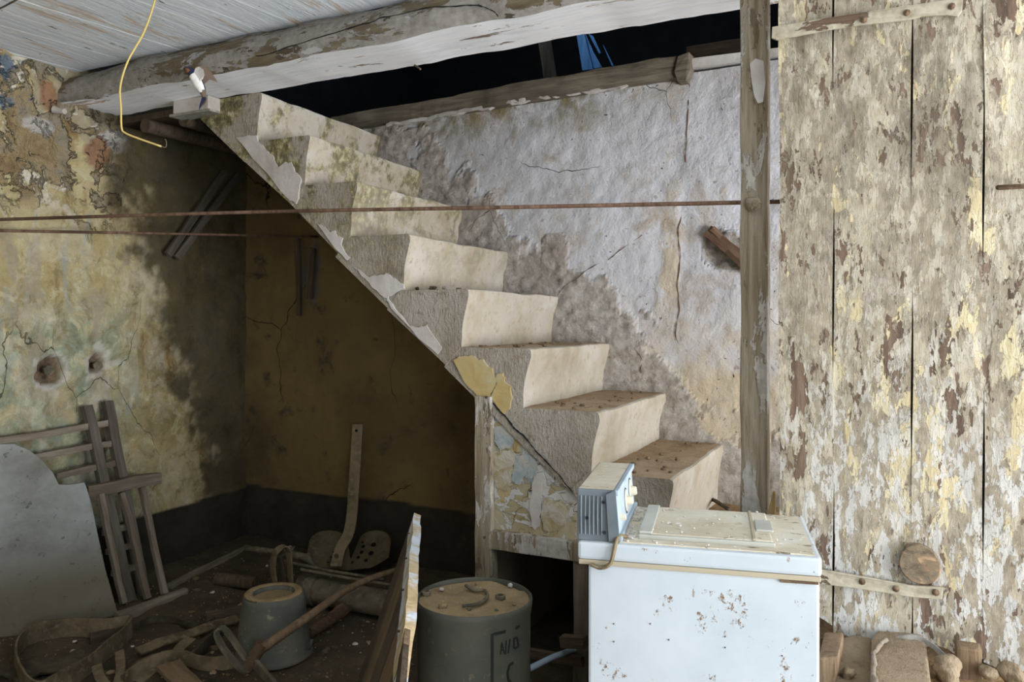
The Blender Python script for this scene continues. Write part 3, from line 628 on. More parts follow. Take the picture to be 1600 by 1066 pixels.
# soffit slab underneath
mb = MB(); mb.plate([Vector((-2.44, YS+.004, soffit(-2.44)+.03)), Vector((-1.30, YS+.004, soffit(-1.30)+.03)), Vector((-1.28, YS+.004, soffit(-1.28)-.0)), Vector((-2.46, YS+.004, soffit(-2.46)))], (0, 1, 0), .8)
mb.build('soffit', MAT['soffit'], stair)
# chips and litter lying on the treads
mb = MB()
for k in range(8):
    for i in range(26 if k > 3 else 8):
        x = random.uniform(NX[k]-.24, NX[k]-.03); y = random.uniform(YS+.03, YB-.03); z = NZ[k]+.004
        if random.random() < .55:
            a = random.uniform(0, 6.28); L = random.uniform(.01, .04); d = Vector((math.cos(a)*L, math.sin(a)*L, random.uniform(0, .006))); mb.tube([Vector((x, y, z)), Vector((x, y, z))+d], .0012, 4)
        else:
            r = random.uniform(.004, .011); mb.lathe([(0, -r*.4), (r, -r*.2), (r*.8, r*.4), (0, r*.5)], (x, y, z), 5)
tag(mb.build('step_litter', MAT['brownwood']), 'scattered straw and crumbs littering the stone treads', 'litter', kind='stuff')

for i, (px, py, lab) in enumerate(((652, 447, 'left dark pebble on the tread below the fourth riser'), (676, 446, 'larger dark pebble on the tread below the fourth riser'), (694, 448, 'right pale pebble on the tread below the fourth riser'))):
    p = PZ(px, py, NZ[4]) if False else PY(px, 0, YS+.05); p = Vector((p.x, YS+.05, NZ[4]+.008)); o = rock_(p, .013 if i == 1 else .010, i); tag(o, lab, 'pebble', 'pebbles on a stair tread')
# ---- partition closing the space under the low steps
part_ = thing('stair_partition', PY(820, 900, YS), 'flaking boxed-in partition with timber frame under the lower steps', 'partition')
pz = [PY(px, py, YS+.012) for px, py in ((768, 622), (790, 655), (842, 712), (900, 775), (930, 806), (930, 850), (768, 834))]
mb = MB().plate(pz, (0, 1, 0), .02); pn = mb.build('panel', MAT['panel'], part_)
def remesh_attr(o, fn, cuts=5):
    bm = bmesh.new(); bm.from_mesh(o.data); bmesh.ops.triangulate(bm, faces=bm.faces); bmesh.ops.subdivide_edges(bm, edges=bm.edges, cuts=cuts, use_grid_fill=True); bm.to_mesh(o.data); bm.free()
    co = np.empty(len(o.data.vertices)*3, np.float32); o.data.vertices.foreach_get('co', co); co = co.reshape(-1, 3)
    wl = wloc(o); return co+np.array(tuple(wl))
Wc = remesh_attr(pn, None, 9); zc = PY(780, 690, YS)
at = pn.data.attributes.new('blue', 'FLOAT', 'POINT'); at.data.foreach_set('value', sstep(.20-np.abs(Wc[:, 2]-.81)-.2*np.clip(Wc[:, 0]+1.1, 0, 9), 0, .08).astype(np.float32))
for pp, mt in (([(772, 668), (786, 664), (800, 672), (806, 684), (797, 700), (783, 703), (774, 690)], 'flakeblue'), ([(806, 712), (822, 708), (838, 716), (842, 734), (832, 748), (818, 744), (812, 758), (800, 752), (803, 733)], 'flakeblue'), ([(772, 706), (800, 702), (806, 716), (800, 742), (792, 768), (776, 762), (771, 735)], 'flakecream'), ([(834, 744), (848, 752), (846, 790), (843, 822), (834, 828), (828, 800), (831, 770)], 'sideplast'), ([(852, 778), (880, 784), (890, 800), (884, 820), (866, 832), (850, 826), (846, 800)], 'flakecream')):
    if mt not in MAT:
        q = M(mt, rough=.9); nn_ = q.noise(20, 8, .7, .6); q.up(nn_, .006); MAT[mt] = q.done(q.ramp(nn_, [(.38, '#8b979c'), (.5, '#a3a9a8'), (.6, '#b3afa4')] if mt == 'flakeblue' else [(.38, '#9c8d66'), (.47, '#aca188'), (.56, '#b8b2a4')]))
    pts = []
    for i in range(len(pp)):
        a, b = pp[i], pp[(i+1) % len(pp)]
        for t in (0, .25, .5, .75): pts.append(PY(a[0]+(b[0]-a[0])*t+random.uniform(-1.6, 1.6), a[1]+(b[1]-a[1])*t+random.uniform(-1.6, 1.6), YS+.012))
    MB().plate(pts, (0, -1, 0), .004).build('paint_flake', MAT[mt], part_)
pxa = PY(745, 700, YS).x; pxb = PY(770, 700, YS).x
board('post', Vector(((pxa+pxb)/2, YS+.01, .0)), Vector(((pxa+pxb)/2, YS+.01, PY(755, 619, YS).z)), pxb-pxa, .05, (1, 0, 0), MAT['post'], part_, seg=24)
a = PY(746, 848, YS); b = PY(930, 860, YS); board('rail', Vector((a.x, YS+.008, .455)), Vector((-.80, YS+.008, .455)), .062, .05, UP, MAT['post'], part_, seg=20)
x = PY(908, 950, YS).x; board('jamb', Vector((x, YS+.02, 0)), Vector((x, YS+.02, .43)), .05, .05, (1, 0, 0), MAT['oldwood'], part_)
MB().box(-1.315, -1.28, YS+.03, YB, 0, .93).build('side_light_block', MAT['soffit'], part_)  # unseen wall added to keep light out of the cupboard space
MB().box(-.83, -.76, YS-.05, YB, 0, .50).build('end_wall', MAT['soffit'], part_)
for px, py in ((760, 621), (757, 840)):
    c = PY(px, py, YS-.018); MB().lathe([(0, -.004), (.005, -.003), (.005, .002), (0, .004)], c, 8, Matrix.Rotation(math.pi/2, 3, 'X')).build('nail_head', MAT['rust'], part_)

# ---- broken lath in the hole of the stair wall
lath = thing('exposed_lath', PY(1140, 392, 3.2), 'splintered brown lath exposed in the broken hole beside the post', 'lath')
for (a, b, wdt) in (((1104, 362), (1172, 412), .05), ((1112, 356), (1150, 392), .025), ((1135, 392), (1165, 425), .02)):
    board('splinter', PY(*a, 3.185), PY(*b, 3.185), wdt, .02, (0.5, 0, -.8), MAT['lath'], lath, jit=.006)
# ---- two slats braced diagonally at the left wall, wooden strip on the dark back wall
for lab, a, b in (('upper of two diagonal slats leaning in the dark left corner', (262, 398), (352, 268)), ('lower of two diagonal slats leaning in the dark left corner', (276, 403), (372, 272))):
    ob = board('diagonal_slat', PX(*a, XL+.05), PX(*b, XL+.05), .035, .02, (0, 1, 0), MAT['greywood']); tag(ob, lab, 'slat', 'slats in the dark corner')
ob = board('hanging_strip', PY(466, 372, YB-.03), PY(468, 494, YB-.03), .022, .02, (1, 0, 0), MAT['darkwood']); tag(ob, 'narrow dark wooden strip fixed to the back wall below the stairs', 'strip')
ob = board('hanging_plank', PY(487, 388, YB-.025), PY(483, 468, YB-.025), .05, .018, (1, 0, 0), MAT['darkwood'], taper=.8); tag(ob, 'rotten brown plank stub on the back wall right of the strip', 'plank')

# ================================================================== PLANK DOOR
door = thing('plank_door', (.2, 2.085, .45), 'tall wide plank door with peeling grey and cream paint at the right', 'door')
YD = 2.07; edges = [1217, 1302, 1425, 1537, 1652]
for i in range(4):
    xa = PY(edges[i], 500, YD).x+.0009; xb = PY(edges[i+1], 500, YD).x-.0009
    mb = MB(); nz = 60; nx = 6; vs = []; fs = []
    off = random.uniform(-.003, .003)
    for s_, y in ((0, YD+off), (1, YD+.03)):
        for j in range(nz+1):
            for q in range(nx+1):
                x = xa+(xb-xa)*q/nx; zb = .438+.006*math.sin(x*23)+.008*math.sin(x*61+i)+(.03 if i == 0 else 0)-.012*(i > 2)
                z = zb+(2.2-zb)*j/nz
                ed = .002*math.sin(z*9+i*2)*(1 if q in (0, nx) else 0)
                vs.append((x+ed, y, z))
    W = nx+1; n1 = (nz+1)*W
    for j in range(nz):
        for q in range(nx):
            a = j*W+q; fs.append((a, a+1, a+W+1, a+W)); fs.append((n1+a, n1+a+W, n1+a+W+1, n1+a+1))
        a = j*W; fs.append((a, a+W, n1+a+W, n1+a)); a = j*W+nx; fs.append((a, n1+a, n1+a+W, a+W))
    for q in range(nx):
        fs.append((q, n1+q, n1+q+1, q+1)); a = nz*W+q; fs.append((a, a+1, n1+a+1, n1+a))
    mb.add(vs, fs)
    mb.v = [v if v.y > YD+.02 else v+Vector((0, .004*float(fbm(np.array([[v.x*3, 0, v.z]]), 5, 3, s=i)[0]), 0)) for v in mb.v]
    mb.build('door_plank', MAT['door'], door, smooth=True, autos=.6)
for e in edges[1:4]:
    xe = PY(e, 500, YD).x; MB().box(xe-.012, xe+.012, YD+.031, YD+.038, .46, 2.2).build('seam_strip', MAT['darkwood'], door)
# iron straps
mb = MB().plate([PY(px, py, 2.058) for px, py in ((1206, 42), (1300, 28), (1400, 13), (1480, 0), (1506, -4), (1505, 18), (1498, 27), (1480, 24), (1440, 27), (1420, 32), (1360, 40), (1300, 47), (1212, 63), (1205, 60))], (0, -1, 0), .008); st = mb.jit(.003, 12, 2).build('hinge_strap', MAT['strap'], door, bevel=.002); st['label'] = 'upper iron hinge strap'
mb = MB().plate([PY(px, py, 2.058) for px, py in ((1262, 886), (1300, 890), (1360, 901), (1420, 911), (1475, 916), (1474, 936), (1420, 931), (1380, 924), (1330, 917), (1262, 908))], (0, -1, 0), .008); st = mb.jit(.003, 12, 3).build('hinge_strap', MAT['strap'], door, bevel=.002); st['label'] = 'lower iron hinge strap'
for px, py in ((1350, 31), (1417, 20), (1487, 10), (1347, 909), (1400, 920), (1462, 926)):
    MB().lathe([(0, -.006), (.007, -.004), (.008, .002), (0, .006)], PY(px, py, 2.049), 8, Matrix.Rotation(math.pi/2, 3, 'X')).build('rivet', MAT['rust'], door)
m = M('disc_wood', rough=.85); n = m.noise(24, 6, .65, .6, (1, 1, 2)); col = m.ramp(n, [(.36, '#5c4f3e'), (.48, '#726552'), (.56, '#7d6850'), (.62, '#a08468')]); m.up(n, .006); MAT['disc'] = m.done(col)
mb = MB(); c = PY(1437, 880, 2.06); Tr = Matrix.Rotation(math.pi/2, 3, 'X')
mb.lathe([(0, -.012), (.042, -.012), (.046, -.008), (.047, .008), (.044, .013), (.02, .015), (0, .014)], c, 26, Tr); mb.jit(.004, 14, 6); mb.build('round_patch', MAT['disc'], door, smooth=True, autos=.7)
rod('hook', [PY(1560, 293, 2.062), PY(1562, 293, 2.04), PY(1600, 291, 2.035), PY(1640, 290, 2.035)], .006, MAT['rust'], door)
# things on the heaped earth below the door
zz = .43
ob = board('sill_timber', PY(1528, 1034, 2.12), PY(1680, 1056, 2.12), .05, .06, UP, MAT['brownwood']); tag(ob, 'brown timber lying along the bottom edge of the plank door', 'timber')
a = PY(1512, 1016, 2.0); ob = board('wooden_peg', Vector((a.x, 2.0, .30)), Vector((a.x, 2.0, a.z+.012)), .05, .045, (1, 0, 0), MAT['brownwood'], bevel=.006); tag(ob, 'stout brown wooden peg standing upright under the door edge', 'peg')
st_m = stone('paving_stone', '#75654f', '#8a7962', '#988770', 0, .8, .007)
mb = MB().plate([PZ(px, py, .44) for px, py in ((1372, 1004), (1440, 1008), (1449, 1030), (1455, 1100), (1360, 1100), (1362, 1020))], (0, 0, 1), .028).jit(.004, 9, 4); ob = mb.build('paving_slab', st_m, bevel=.006); tag(ob, 'flat dusty paving slab on the earth before the plank door', 'slab')
mb = MB().plate([PZ(px, py, .40) for px, py in ((1306, 1028), (1362, 1010), (1360, 1110), (1290, 1110))], (0, 0, 1), .045).jit(.01, 9, 5); ob = mb.build('broken_slab', st_m, bevel=.006); tag(ob, 'broken earth-covered slab between the washing machine and paving slab', 'slab')
mb = MB().plate([PY(px, py, 1.93) for px, py in ((1287, 986), (1317, 984), (1316, 1010), (1311, 1028), (1287, 1030))], (0, -1, 0), .16).jit(.004, 10, 6); ob = mb.build('wood_stump', MAT['brownwood'], bevel=.006); tag(ob, 'worn wooden stump just right of the washing machine', 'stump')
ob = board('stone_kerb', PZ(1288, 1090, .37), PZ(1300, 1030, .40), .03, .08, (1, 0, 0), MAT['sideplast'], bevel=.006); tag(ob, 'pale narrow kerb stone at the foot of the stump', 'kerb')
mb = MB().ribbon(spline([PY(px, py, 2.03) for px, py in ((1400, 998), (1430, 996), (1455, 1008), (1475, 1025), (1495, 1043))], 5), (0, 0, 1), .011, .005); ob = mb.build('bark_strip', MAT['paintwood']); tag(ob, 'curled pale wood strip hanging below the door planks', 'strip')
mb = MB().tube(spline([PZ(px, py, .475) for px, py in ((1385, 1000), (1372, 1010), (1363, 1030), (1368, 1066), (1372, 1090)) ], 5), .0055, 6).jit(.004, 30, 3); ob = mb.build('old_rope', MAT['oldwood'], smooth=True); tag(ob, 'frayed old rope curling over the edge of the slab', 'rope')
for i, (px, py, r, lab) in enumerate(((1480, 1046, .035, 'rusty brown stone beside the peg under the door'), (1545, 1052, .02, 'small pale stone right of the peg below the sill timber'), (1582, 1055, .03, 'pointed pale brown stone at lower right corner below sill timber'), (1325, 1052, .018, 'small stone on the broken slab near the washing machine'))):
    tag(rock('stone', PZ(px, py, .45), r, st_m, i+3), lab, 'stone')
# stick on the earth at the stair foot
ob = rod('stick', [PZ(1100, 775, .505), PZ(1118, 783, .51), PZ(1140, 797, .505)], .008, MAT['darkwood'], seg=6); tag(ob, 'dark stick lying on the earth at the stair foot', 'stick')
ob = board('wedge', PY(1206, 802, 2.13), PY(1209, 768, 2.13), .02, .02, (1, 0, 0), MAT['ochre'], taper=.3); tag(ob, 'small pointed wood wedge beside the foot of the post', 'wedge')

# ================================================================== ROPES, WIRE, SWALLOW
anch = PX(-60, 345, XL+.02)
r1 = MB().tube(spline([anch, PY(400, 331.5, 2.02), PY(800, 324, 2.12), PY(1168, 316.5, 2.225), PY(1225, 315, 2.225)], 10), .0062, 7)
tag(r1.build('clothes_rope', MAT['lath'], smooth=True), 'long taut brown rope stretched across the room to the post', 'rope')
r2 = MB().tube(spline([anch+Vector((0, 0, -.035)), PX(250, 365, XL+.25), PY(497, 370, YB-.03)], 10), .0058, 7)
tag(r2.build('short_rope', MAT['lath'], smooth=True), 'lower brown rope running from left wall into the dark corner', 'rope')
m = M('yellow_wire', rough=.5); MAT['yellow'] = m.done('#c9b06a')
wire = thing('electric_wire', PD(245, -50, 2.42), 'thin yellow electric wire dangling from the ceiling', 'wire')
p = [PD(252, -52, 2.45), PD(242, 0, 2.42), PD(225, 50, 2.4), PD(200, 95, 2.38), PD(188, 135, 2.38), PD(189, 170, 2.38), PD(190, 200, 2.38), PD(196, 208, 2.38), PD(215, 216, 2.38), PD(252, 229, 2.38)]
MB().tube(spline(p, 6), .0030, 7).build('insulation', MAT['yellow'], wire, smooth=True)
MB().tube(spline([PD(252, 229, 2.38), PD(259, 230, 2.38), PD(260, 222, 2.38), PD(258, 217, 2.38)], 5), .0012, 5).build('bare_end', MAT['iron'], wire)
ob = MB().tube(spline([PD(-30, 25, 2.4), PD(0, 13, 2.4), PD(14, 6, 2.4), PD(30, -3, 2.4), PD(60, -25, 2.45)], 4), .003, 6).build('dark_cable', MAT['leather_dark']); tag(ob, 'thin dark cable crossing the upper left corner of the ceiling', 'cable')
# barn swallow in flight
BD = 2.86
m = M('swallow_blue', rough=.45); MAT['sw_blue'] = m.done('#262c44'); m = M('swallow_white', rough=.8); n = m.noise(60, 3); MAT['sw_white'] = m.done(m.ramp(n, [(.3, '#d9d6d0'), (.7, '#efece8')])); m = M('swallow_throat', rough=.8); MAT['sw_throat'] = m.done('#8a5a3a'); m = M('swallow_brown', rough=.8); MAT['sw_brown'] = m.done('#6a5a4c')
bird = thing('swallow', PD(305, 125, BD), 'small swallow with white belly and dark blue head before the beam', 'bird')
ax = [(286.5, 108, .0008), (289, 107.5, .003), (292, 108, .0095), (296, 110.5, .0145), (300, 114, .0150), (304, 120, .0185), (309, 129, .0200), (314, 138, .0165), (317, 145, .0110), (318.5, 152, .0065)]
mb = MB(); pts = [PD(px, py, BD) for px, py, r in ax]; rr = [r for *_, r in ax]; sp = spline(pts, 3); sr = list(np.interp(np.linspace(0, 1, len(sp)), np.linspace(0, 1, len(rr)), rr))
mb.tube(sp, sr, 14)
body = mb.build('body', [MAT['sw_white'], MAT['sw_blue'], MAT['sw_throat'], MAT['sw_brown']], bird, smooth=True)
o0 = wloc(body); back = (R_*.75+UP*.35+FW*.55).normalized(); axis = (pts[-1]-pts[0]).normalized()
for pl in body.data.polygons:
    c = Vector(pl.center)+o0; t = (c-pts[0]).dot(axis)/((pts[-1]-pts[0]).length); nrm = Vector(pl.normal)
    if t < .27: pl.material_index = 1 if (nrm.dot(back) > -.45 or t < .05 or t > .2) else 2
    elif t < .33: pl.material_index = 1
    elif t > .86: pl.material_index = 3
    else: pl.material_index = 1 if nrm.dot(back) > .45 else 0
MB().lathe([(0, -.002), (.002, 0), (0, .002)], PD(292.2, 106.5, BD-.0085), 8).build('eye', MAT['dark'], bird)
def wing(name, pts, mat):
    MB().plate(pts, FW, .0025).build(name, mat, bird)
wing('wing', [PD(302, 112, BD+.012), PD(306, 104, BD+.02), PD(316, 103, BD+.045), PD(327, 108, BD+.075), PD(340, 128, BD+.10), PD(327, 124, BD+.07), PD(318, 131, BD+.03), PD(311, 126, BD+.012)], MAT['sw_brown'])
wing('wing', [PD(302, 116, BD-.012), PD(305, 107, BD-.02), PD(311, 104, BD-.03), PD(317, 108, BD-.04), PD(319, 117, BD-.035), PD(316, 124, BD-.022), PD(311, 127, BD-.015)], MAT['sw_white'])
wing('tail_feather', [PD(316, 148, BD), PD(320, 149, BD), PD(321, 155, BD), PD(316, 163, BD), PD(311, 172, BD), PD(311.5, 165, BD), PD(314, 157, BD)], MAT['sw_blue'])
wing('tail_feather', [PD(317, 148, BD+.003), PD(321, 150, BD+.004), PD(323, 154, BD+.006), PD(321, 160, BD+.012), PD(316, 166, BD+.02), PD(318, 158, BD+.012)], MAT['sw_brown'])

# ================================================================== WASHING MACHINE
dm = 1.55; ang = math.radians(26-14.5)
FR = PD(1281, 868, dm); ZT = FR.z
Tm = Matrix.Translation((FR.x, FR.y, 0)) @ Matrix.Rotation(ang, 4, 'Z')      # local x to the right, y to the back
Wm = .312*dm; Dm = .215*dm
m = M('white_enamel', 'object', .35, 0, .5); n1 = m.noise(3, 4, .6); n2 = m.noise(9, 7, .75, .2); n3 = m.noise(55, 4, .7)
col = m.ramp(n1, [(.3, '#aab2b7'), (.6, '#b9c0c5')]); rs = m.mth('MULTIPLY', m.sm(n2, .585, .64), m.sm(n3, .5, .56)); col = m.mix(rs, col, m.ramp(n3, [(.45, '#a08a68'), (.62, '#6b5038')]))
col = m.mix(m.mth('MULTIPLY', m.sm(m.noise(30, 5, .7, 0, (1, 1, .5), 8), .68, .70), .8), col, '#8a7a66'); m.up(rs, .001); MAT['enamel'] = m.done(col, m.sm(rs, -.4, 1))
m = M('dusty_enamel', 'object', .9); n1 = m.noise(6, 5, .65); n2 = m.noise(26, 6, .7, 0, (1, 2, 1)); col = m.ramp(n1, [(.3, '#b2a58c'), (.55, '#c8bfab'), (.7, '#cfcabc')]); col = m.mix(m.sm(n2, .6, .66), col, '#6e604e'); col = m.mix(m.sm(m.noise(50, 3, .6, 0, (1, 1, 1), 5), .66, .7), col, '#e2dfd6'); m.up(n2, .003); MAT['dustenamel'] = m.done(col)
m = M('console_steel', 'object', .65, .2); n = m.noise(7, 5, .6); col = m.ramp(n, [(.3, '#565e63'), (.6, '#6e767b')]); MAT['steel'] = m.done(col)
m = M('console_face', 'object', .6, 0); n = m.noise(12, 5, .6); col = m.ramp(n, [(.3, '#8d9aa3'), (.65, '#a3b0b8')]); MAT['cface'] = m.done(col)
m = M('trim_strip', 'object', .7); MAT['trimstrip'] = m.done('#a59a84')
wm = thing('washing_machine', (FR.x, FR.y, 0), 'old white top-loading washing machine with rust specks and grey control box', 'washing machine')
def mpart(name, mb, mats, bevel=0, parent=wm, smooth=False):
    return mb.build(name, mats, parent, bevel=bevel, T=Tm, smooth=smooth, autos=.6 if smooth else None)
bo = mpart('body', MB().box(-Wm+.022, 0, 0, Dm, .0, ZT-.052), MAT['enamel'], .006)
mpart('trim_strip', MB().box(-Wm+.002, .002, -.003, Dm+.002, ZT-.053, ZT-.042), MAT['trimstrip'], .002)
lid = mpart('top', MB().box(-Wm, .004, -.005, Dm+.004, ZT-.042, ZT-.004, 0), MAT['enamel'], .007)
mpart('dust_layer', MB().plate([Vector((-Wm+.008, .006, ZT-.0045)), Vector((-.008, .006, ZT-.0045)), Vector((-.008, Dm-.006, ZT-.0045)), Vector((-Wm+.008, Dm-.006, ZT-.0045))], (0, 0, 1), .003), MAT['dustenamel'])
hx0, hx1 = -Wm+.125, -.085
ht = mpart('hatch', MB().box(hx0, hx1, .045, Dm-.04, ZT-.001, ZT+.010), MAT['dustenamel'], .003)
m = M('hatch_trim', 'object', .6); n = m.noise(9, 4); MAT['hatch_trim'] = m.done(m.ramp(n, [(.3, '#a3a298'), (.7, '#b5b5ab')]))
mpart('hatch_band', MB().box(hx0+.0, hx0+.028, .043, Dm-.038, ZT+.008, ZT+.014), MAT['hatch_trim'], .002, ht)
mpart('hatch_band', MB().box(hx1-.040, hx1-.033, .043, Dm-.038, ZT+.008, ZT+.013), MAT['trimstrip'], .001, ht)
mpart('hatch_edge', MB().box(hx0, hx1+.004, .036, .046, ZT-.002, ZT+.008), MAT['hatch_trim'], .002, ht)
mpart('hatch_handle', MB().box(hx1-.03, hx1+.006, Dm*.35, Dm*.62, ZT+.009, ZT+.014), MAT['hatch_trim'], .002, ht)
# control box
cb = mpart('control_box', MB().add([(-Wm-.002, .004, ZT-.004), (-Wm+.088, .004, ZT-.004), (-Wm+.078, .004, ZT+.106), (-Wm-.002, .004, ZT+.106), (-Wm-.002, Dm, ZT-.004), (-Wm+.088, Dm, ZT-.004), (-Wm+.078, Dm, ZT+.106), (-Wm-.002, Dm, ZT+.106)], [(0, 1, 2, 3), (7, 6, 5, 4), (0, 4, 5, 1), (1, 5, 6, 2), (2, 6, 7, 3), (3, 7, 4, 0)], [0, 0, 0, 1, 2, 0]), [MAT['steel'], MAT['cface'], MAT['dustenamel']], .003)
for i in range(6):
    x = -Wm+.006+i*.0088; mpart('vent_rib', MB().tube([(x, .003, ZT+.010), (x, .002, ZT+.05), (x, .003, ZT+.092)], .0018, 6), MAT['steel'], 0, cb, True)
mpart('end_flange', MB().plate([Vector((-Wm+.066, .002, ZT-.002)), Vector((-Wm+.089, .002, ZT-.002)), Vector((-Wm+.080, .002, ZT+.107)), Vector((-Wm+.060, .002, ZT+.097))], (0, -1, 0), .003), MAT['steel'], 0, cb)
for x, z in ((.020, .045), (.055, .080), (.057, .016)):
    mpart('screw_hole', MB().lathe([(0, -.0015), (.0032, -.0015), (.0032, .0015), (0, .0015)], (-Wm+x, .0005, ZT+z), 10, Matrix.Rotation(math.pi/2, 3, 'X')), MAT['dark'], 0, cb)
def cf(t, h): return Vector((-Wm+.088-.010*h/.11, Dm*t, ZT-.004+h))        # point on the sloping control face
nf_ = Vector((.996, 0, .09))
def rot_to(n): return Vector((0, 0, 1)).rotation_difference(n).to_matrix()
Rk = rot_to(nf_)
for t, h, r in ((.52, .052, .026), (.80, .055, .028)):
    dd = mpart('dial', MB().lathe([(0, .003), (r*.9, .003), (r, .001), (r, -.002), (0, -.002)], cf(t, h), 22, Rk), MAT['hatch_trim'], 0, cb, True)
    mpart('dial_shadow_gap', MB().lathe([(0, .0008), (r*1.12, .0008), (r*1.12, -.001), (0, -.001)], cf(t, h), 22, Rk), MAT['dark'], 0, cb)  # near-black disc standing in for the shadow behind the dial
    mpart('knob', MB().lathe([(0, .016), (r*.32, .016), (r*.38, .013), (r*.42, .003), (0, .003)], cf(t, h), 12, Rk), MAT['dustenamel'], 0, dd, True)
mpart('switch', MB().lathe([(0, .012), (.007, .012), (.008, 0), (0, 0)], cf(.16, .042), 4, Rk), MAT['dustenamel'], 0, cb)
mpart('face_rail', MB().box(-Wm+.083, -Wm+.094, .004, Dm, ZT-.002, ZT+.010), MAT['cface'], .002, cb)
mpart('face_rail', MB().box(-Wm+.076, -Wm+.086, .004, Dm, ZT+.094, ZT+.106), MAT['cface'], .002, cb)
mpart('cable', MB().tube(spline([Vector((-Wm+.10, .03, ZT+.004)), Vector((-Wm+.085, .002, ZT+.008)), Vector((-Wm+.078, -.012, ZT-.02)), Vector((-Wm+.07, -.014, ZT-.045)), Vector((-Wm+.05, -.012, ZT-.055)), Vector((-Wm+.03, -.010, ZT-.05))], 6), .0045, 7), MAT['leather'], 0, wm, True)
mb = MB()
for i in range(150):
    x = random.gauss(-Wm+.11, .018) if i < 100 else random.uniform(-Wm+.1, -.02); y = random.uniform(.008, Dm-.01); r = random.uniform(.0015, .005)
    if x < -Wm+.093: x = -Wm+.095
    z = ZT+(.011 if (hx0 < x < hx1 and .045 < y < Dm-.04) else -.001)
    mb.lathe([(0, -r*.4), (r, 0), (r*.6, r*.6), (0, r*.8)], (x, y, z), 5)
ob = mpart('crumbs', mb, MAT['sideplast']); ob['kind'] = 'stuff'
mpart('rust_line', MB().box(-.075, -.002, -.0035, -.001, ZT-.058, ZT-.053).jit(.0012, 60, 3), MAT['rust'], 0, bo)
for i, (px, py) in enumerate(((1016, 975), (1045, 1000), (959, 975), (959, 1003), (1133, 995), (1133, 1012), (1222, 1025), (1226, 1042))):
    r = ray(px, py); lp = PP(px, py, Vector((FR.x, FR.y, 0)), Vector((math.sin(ang), -math.cos(ang), 0))); q = Tm.inverted() @ lp
    mpart('paint_chip', MB().lathe([(0, -.001), (.0018, -.001), (.0012, .001), (0, .001)], (q.x, -.001, q.z), 6, Matrix.Rotation(math.pi/2, 3, 'X')), MAT['rust'], 0, bo)

# ================================================================== DRUM
dd = 2.12; c = PD(741, 932, dd); zt = c.z; rd = 91/F*dd
m = M('drum_paint', 'object', .6, .1); n = m.noise(4, 6, .6); n2 = m.noise(30, 5, .7); col = m.ramp(n, [(.3, '#3f4038'), (.5, '#4e4f46'), (.7, '#5c5a4f')]); col = m.mix(m.sm(n2, .6, .68), col, '#6a6455'); col = m.mix(m.sm(m.noise(16, 6, .7, 0, (1, 1, .3), 3), .66, .7), col, '#8a7a5c'); m.up(n2, .001); MAT['drum'] = m.done(col)
m = M('drum_dust', 'object', 1); n = m.noise(12, 6, .7); n2 = m.noise(90, 4, .7); col = m.ramp(n, [(.3, '#7d6a4c'), (.6, '#9a8461')]); col = m.mix(m.sm(n2, .62, .7), col, '#bba684'); m.up(n2, .006); m.up(n, .01); MAT['drumdust'] = m.done(col)
drum = thing('metal_drum', (c.x, c.y, 0), 'grey-green metal drum with a dirt-covered lid beside the leaning panel', 'drum')
H = zt
mb = MB().lathe([(0, 0), (rd*.97, 0), (rd, .008), (rd*.985, .02), (rd*.965, .03), (rd*.965, H*.48), (rd*.985, H*.5), (rd*.965, H*.52), (rd*.965, H-.045), (rd*.985, H-.028), (rd*1.0, H-.012), (rd*1.0, H-.002), (rd*.975, H+.002), (rd*.95, H-.003), (rd*.945, H-.018), (0, H-.018)], (c.x, c.y, 0), 56)
mb.build('body', MAT['drum'], drum, smooth=True, autos=.8)
mb = MB(); n = 30; vs = [Vector((c.x, c.y, H-.008))]; fs = []
for j in range(1, 13):
    for k in range(36):
        r_ = rd*.945*j/12; a = 2*math.pi*k/36; p = Vector((c.x+r_*math.cos(a), c.y+r_*math.sin(a), H-.009))
        p.z += .004*float(fbm(np.array([tuple(p)]), 22, 3, s=4)[0]); vs.append(p)
for k in range(36): fs.append((0, 1+k, 1+(k+1) % 36))
for j in range(11):
    for k in range(36): a = 1+j*36; fs.append((a+k, a+36+k, a+36+(k+1) % 36, a+(k+1) % 36))
ls = MB().add(vs, fs).build('dirt_layer', MAT['drumdust'], drum, smooth=True)
def ontop(px, py): return PZ(px, py, H-.006)
for px, py, r in ((782, 935, .014), (666, 929, .013)):
    p = ontop(px, py); MB().lathe([(r*.55, 0), (r, 0), (r, .008), (r*.6, .009), (r*.5, .002), (0, .001)], p, 16).build('bung', MAT['iron'], drum, smooth=True, autos=.7)
p = spline([ontop(px, py)+UP*.006 for px, py in ((728, 919), (740, 926), (757, 927), (762, 935), (755, 943), (742, 949), (722, 951))], 5); MB().tube(p, .005, 7).jit(.002, 40, 3).build('lid_handle', MAT['iron'], drum, smooth=True)
for i, (px, py, r) in enumerate(((692, 948, .012), (797, 915, .009), (733, 953, .006), (745, 913, .008), (690, 921, .007), (776, 954, .006), (803, 945, .005))):
    o = rock('crumb', ontop(px, py), r, [MAT['drumdust'], MAT['iron'], MAT['sideplast']][(i*2) % 3], 30+i); o.parent = drum; o.location = o.location-Vector(drum.location)
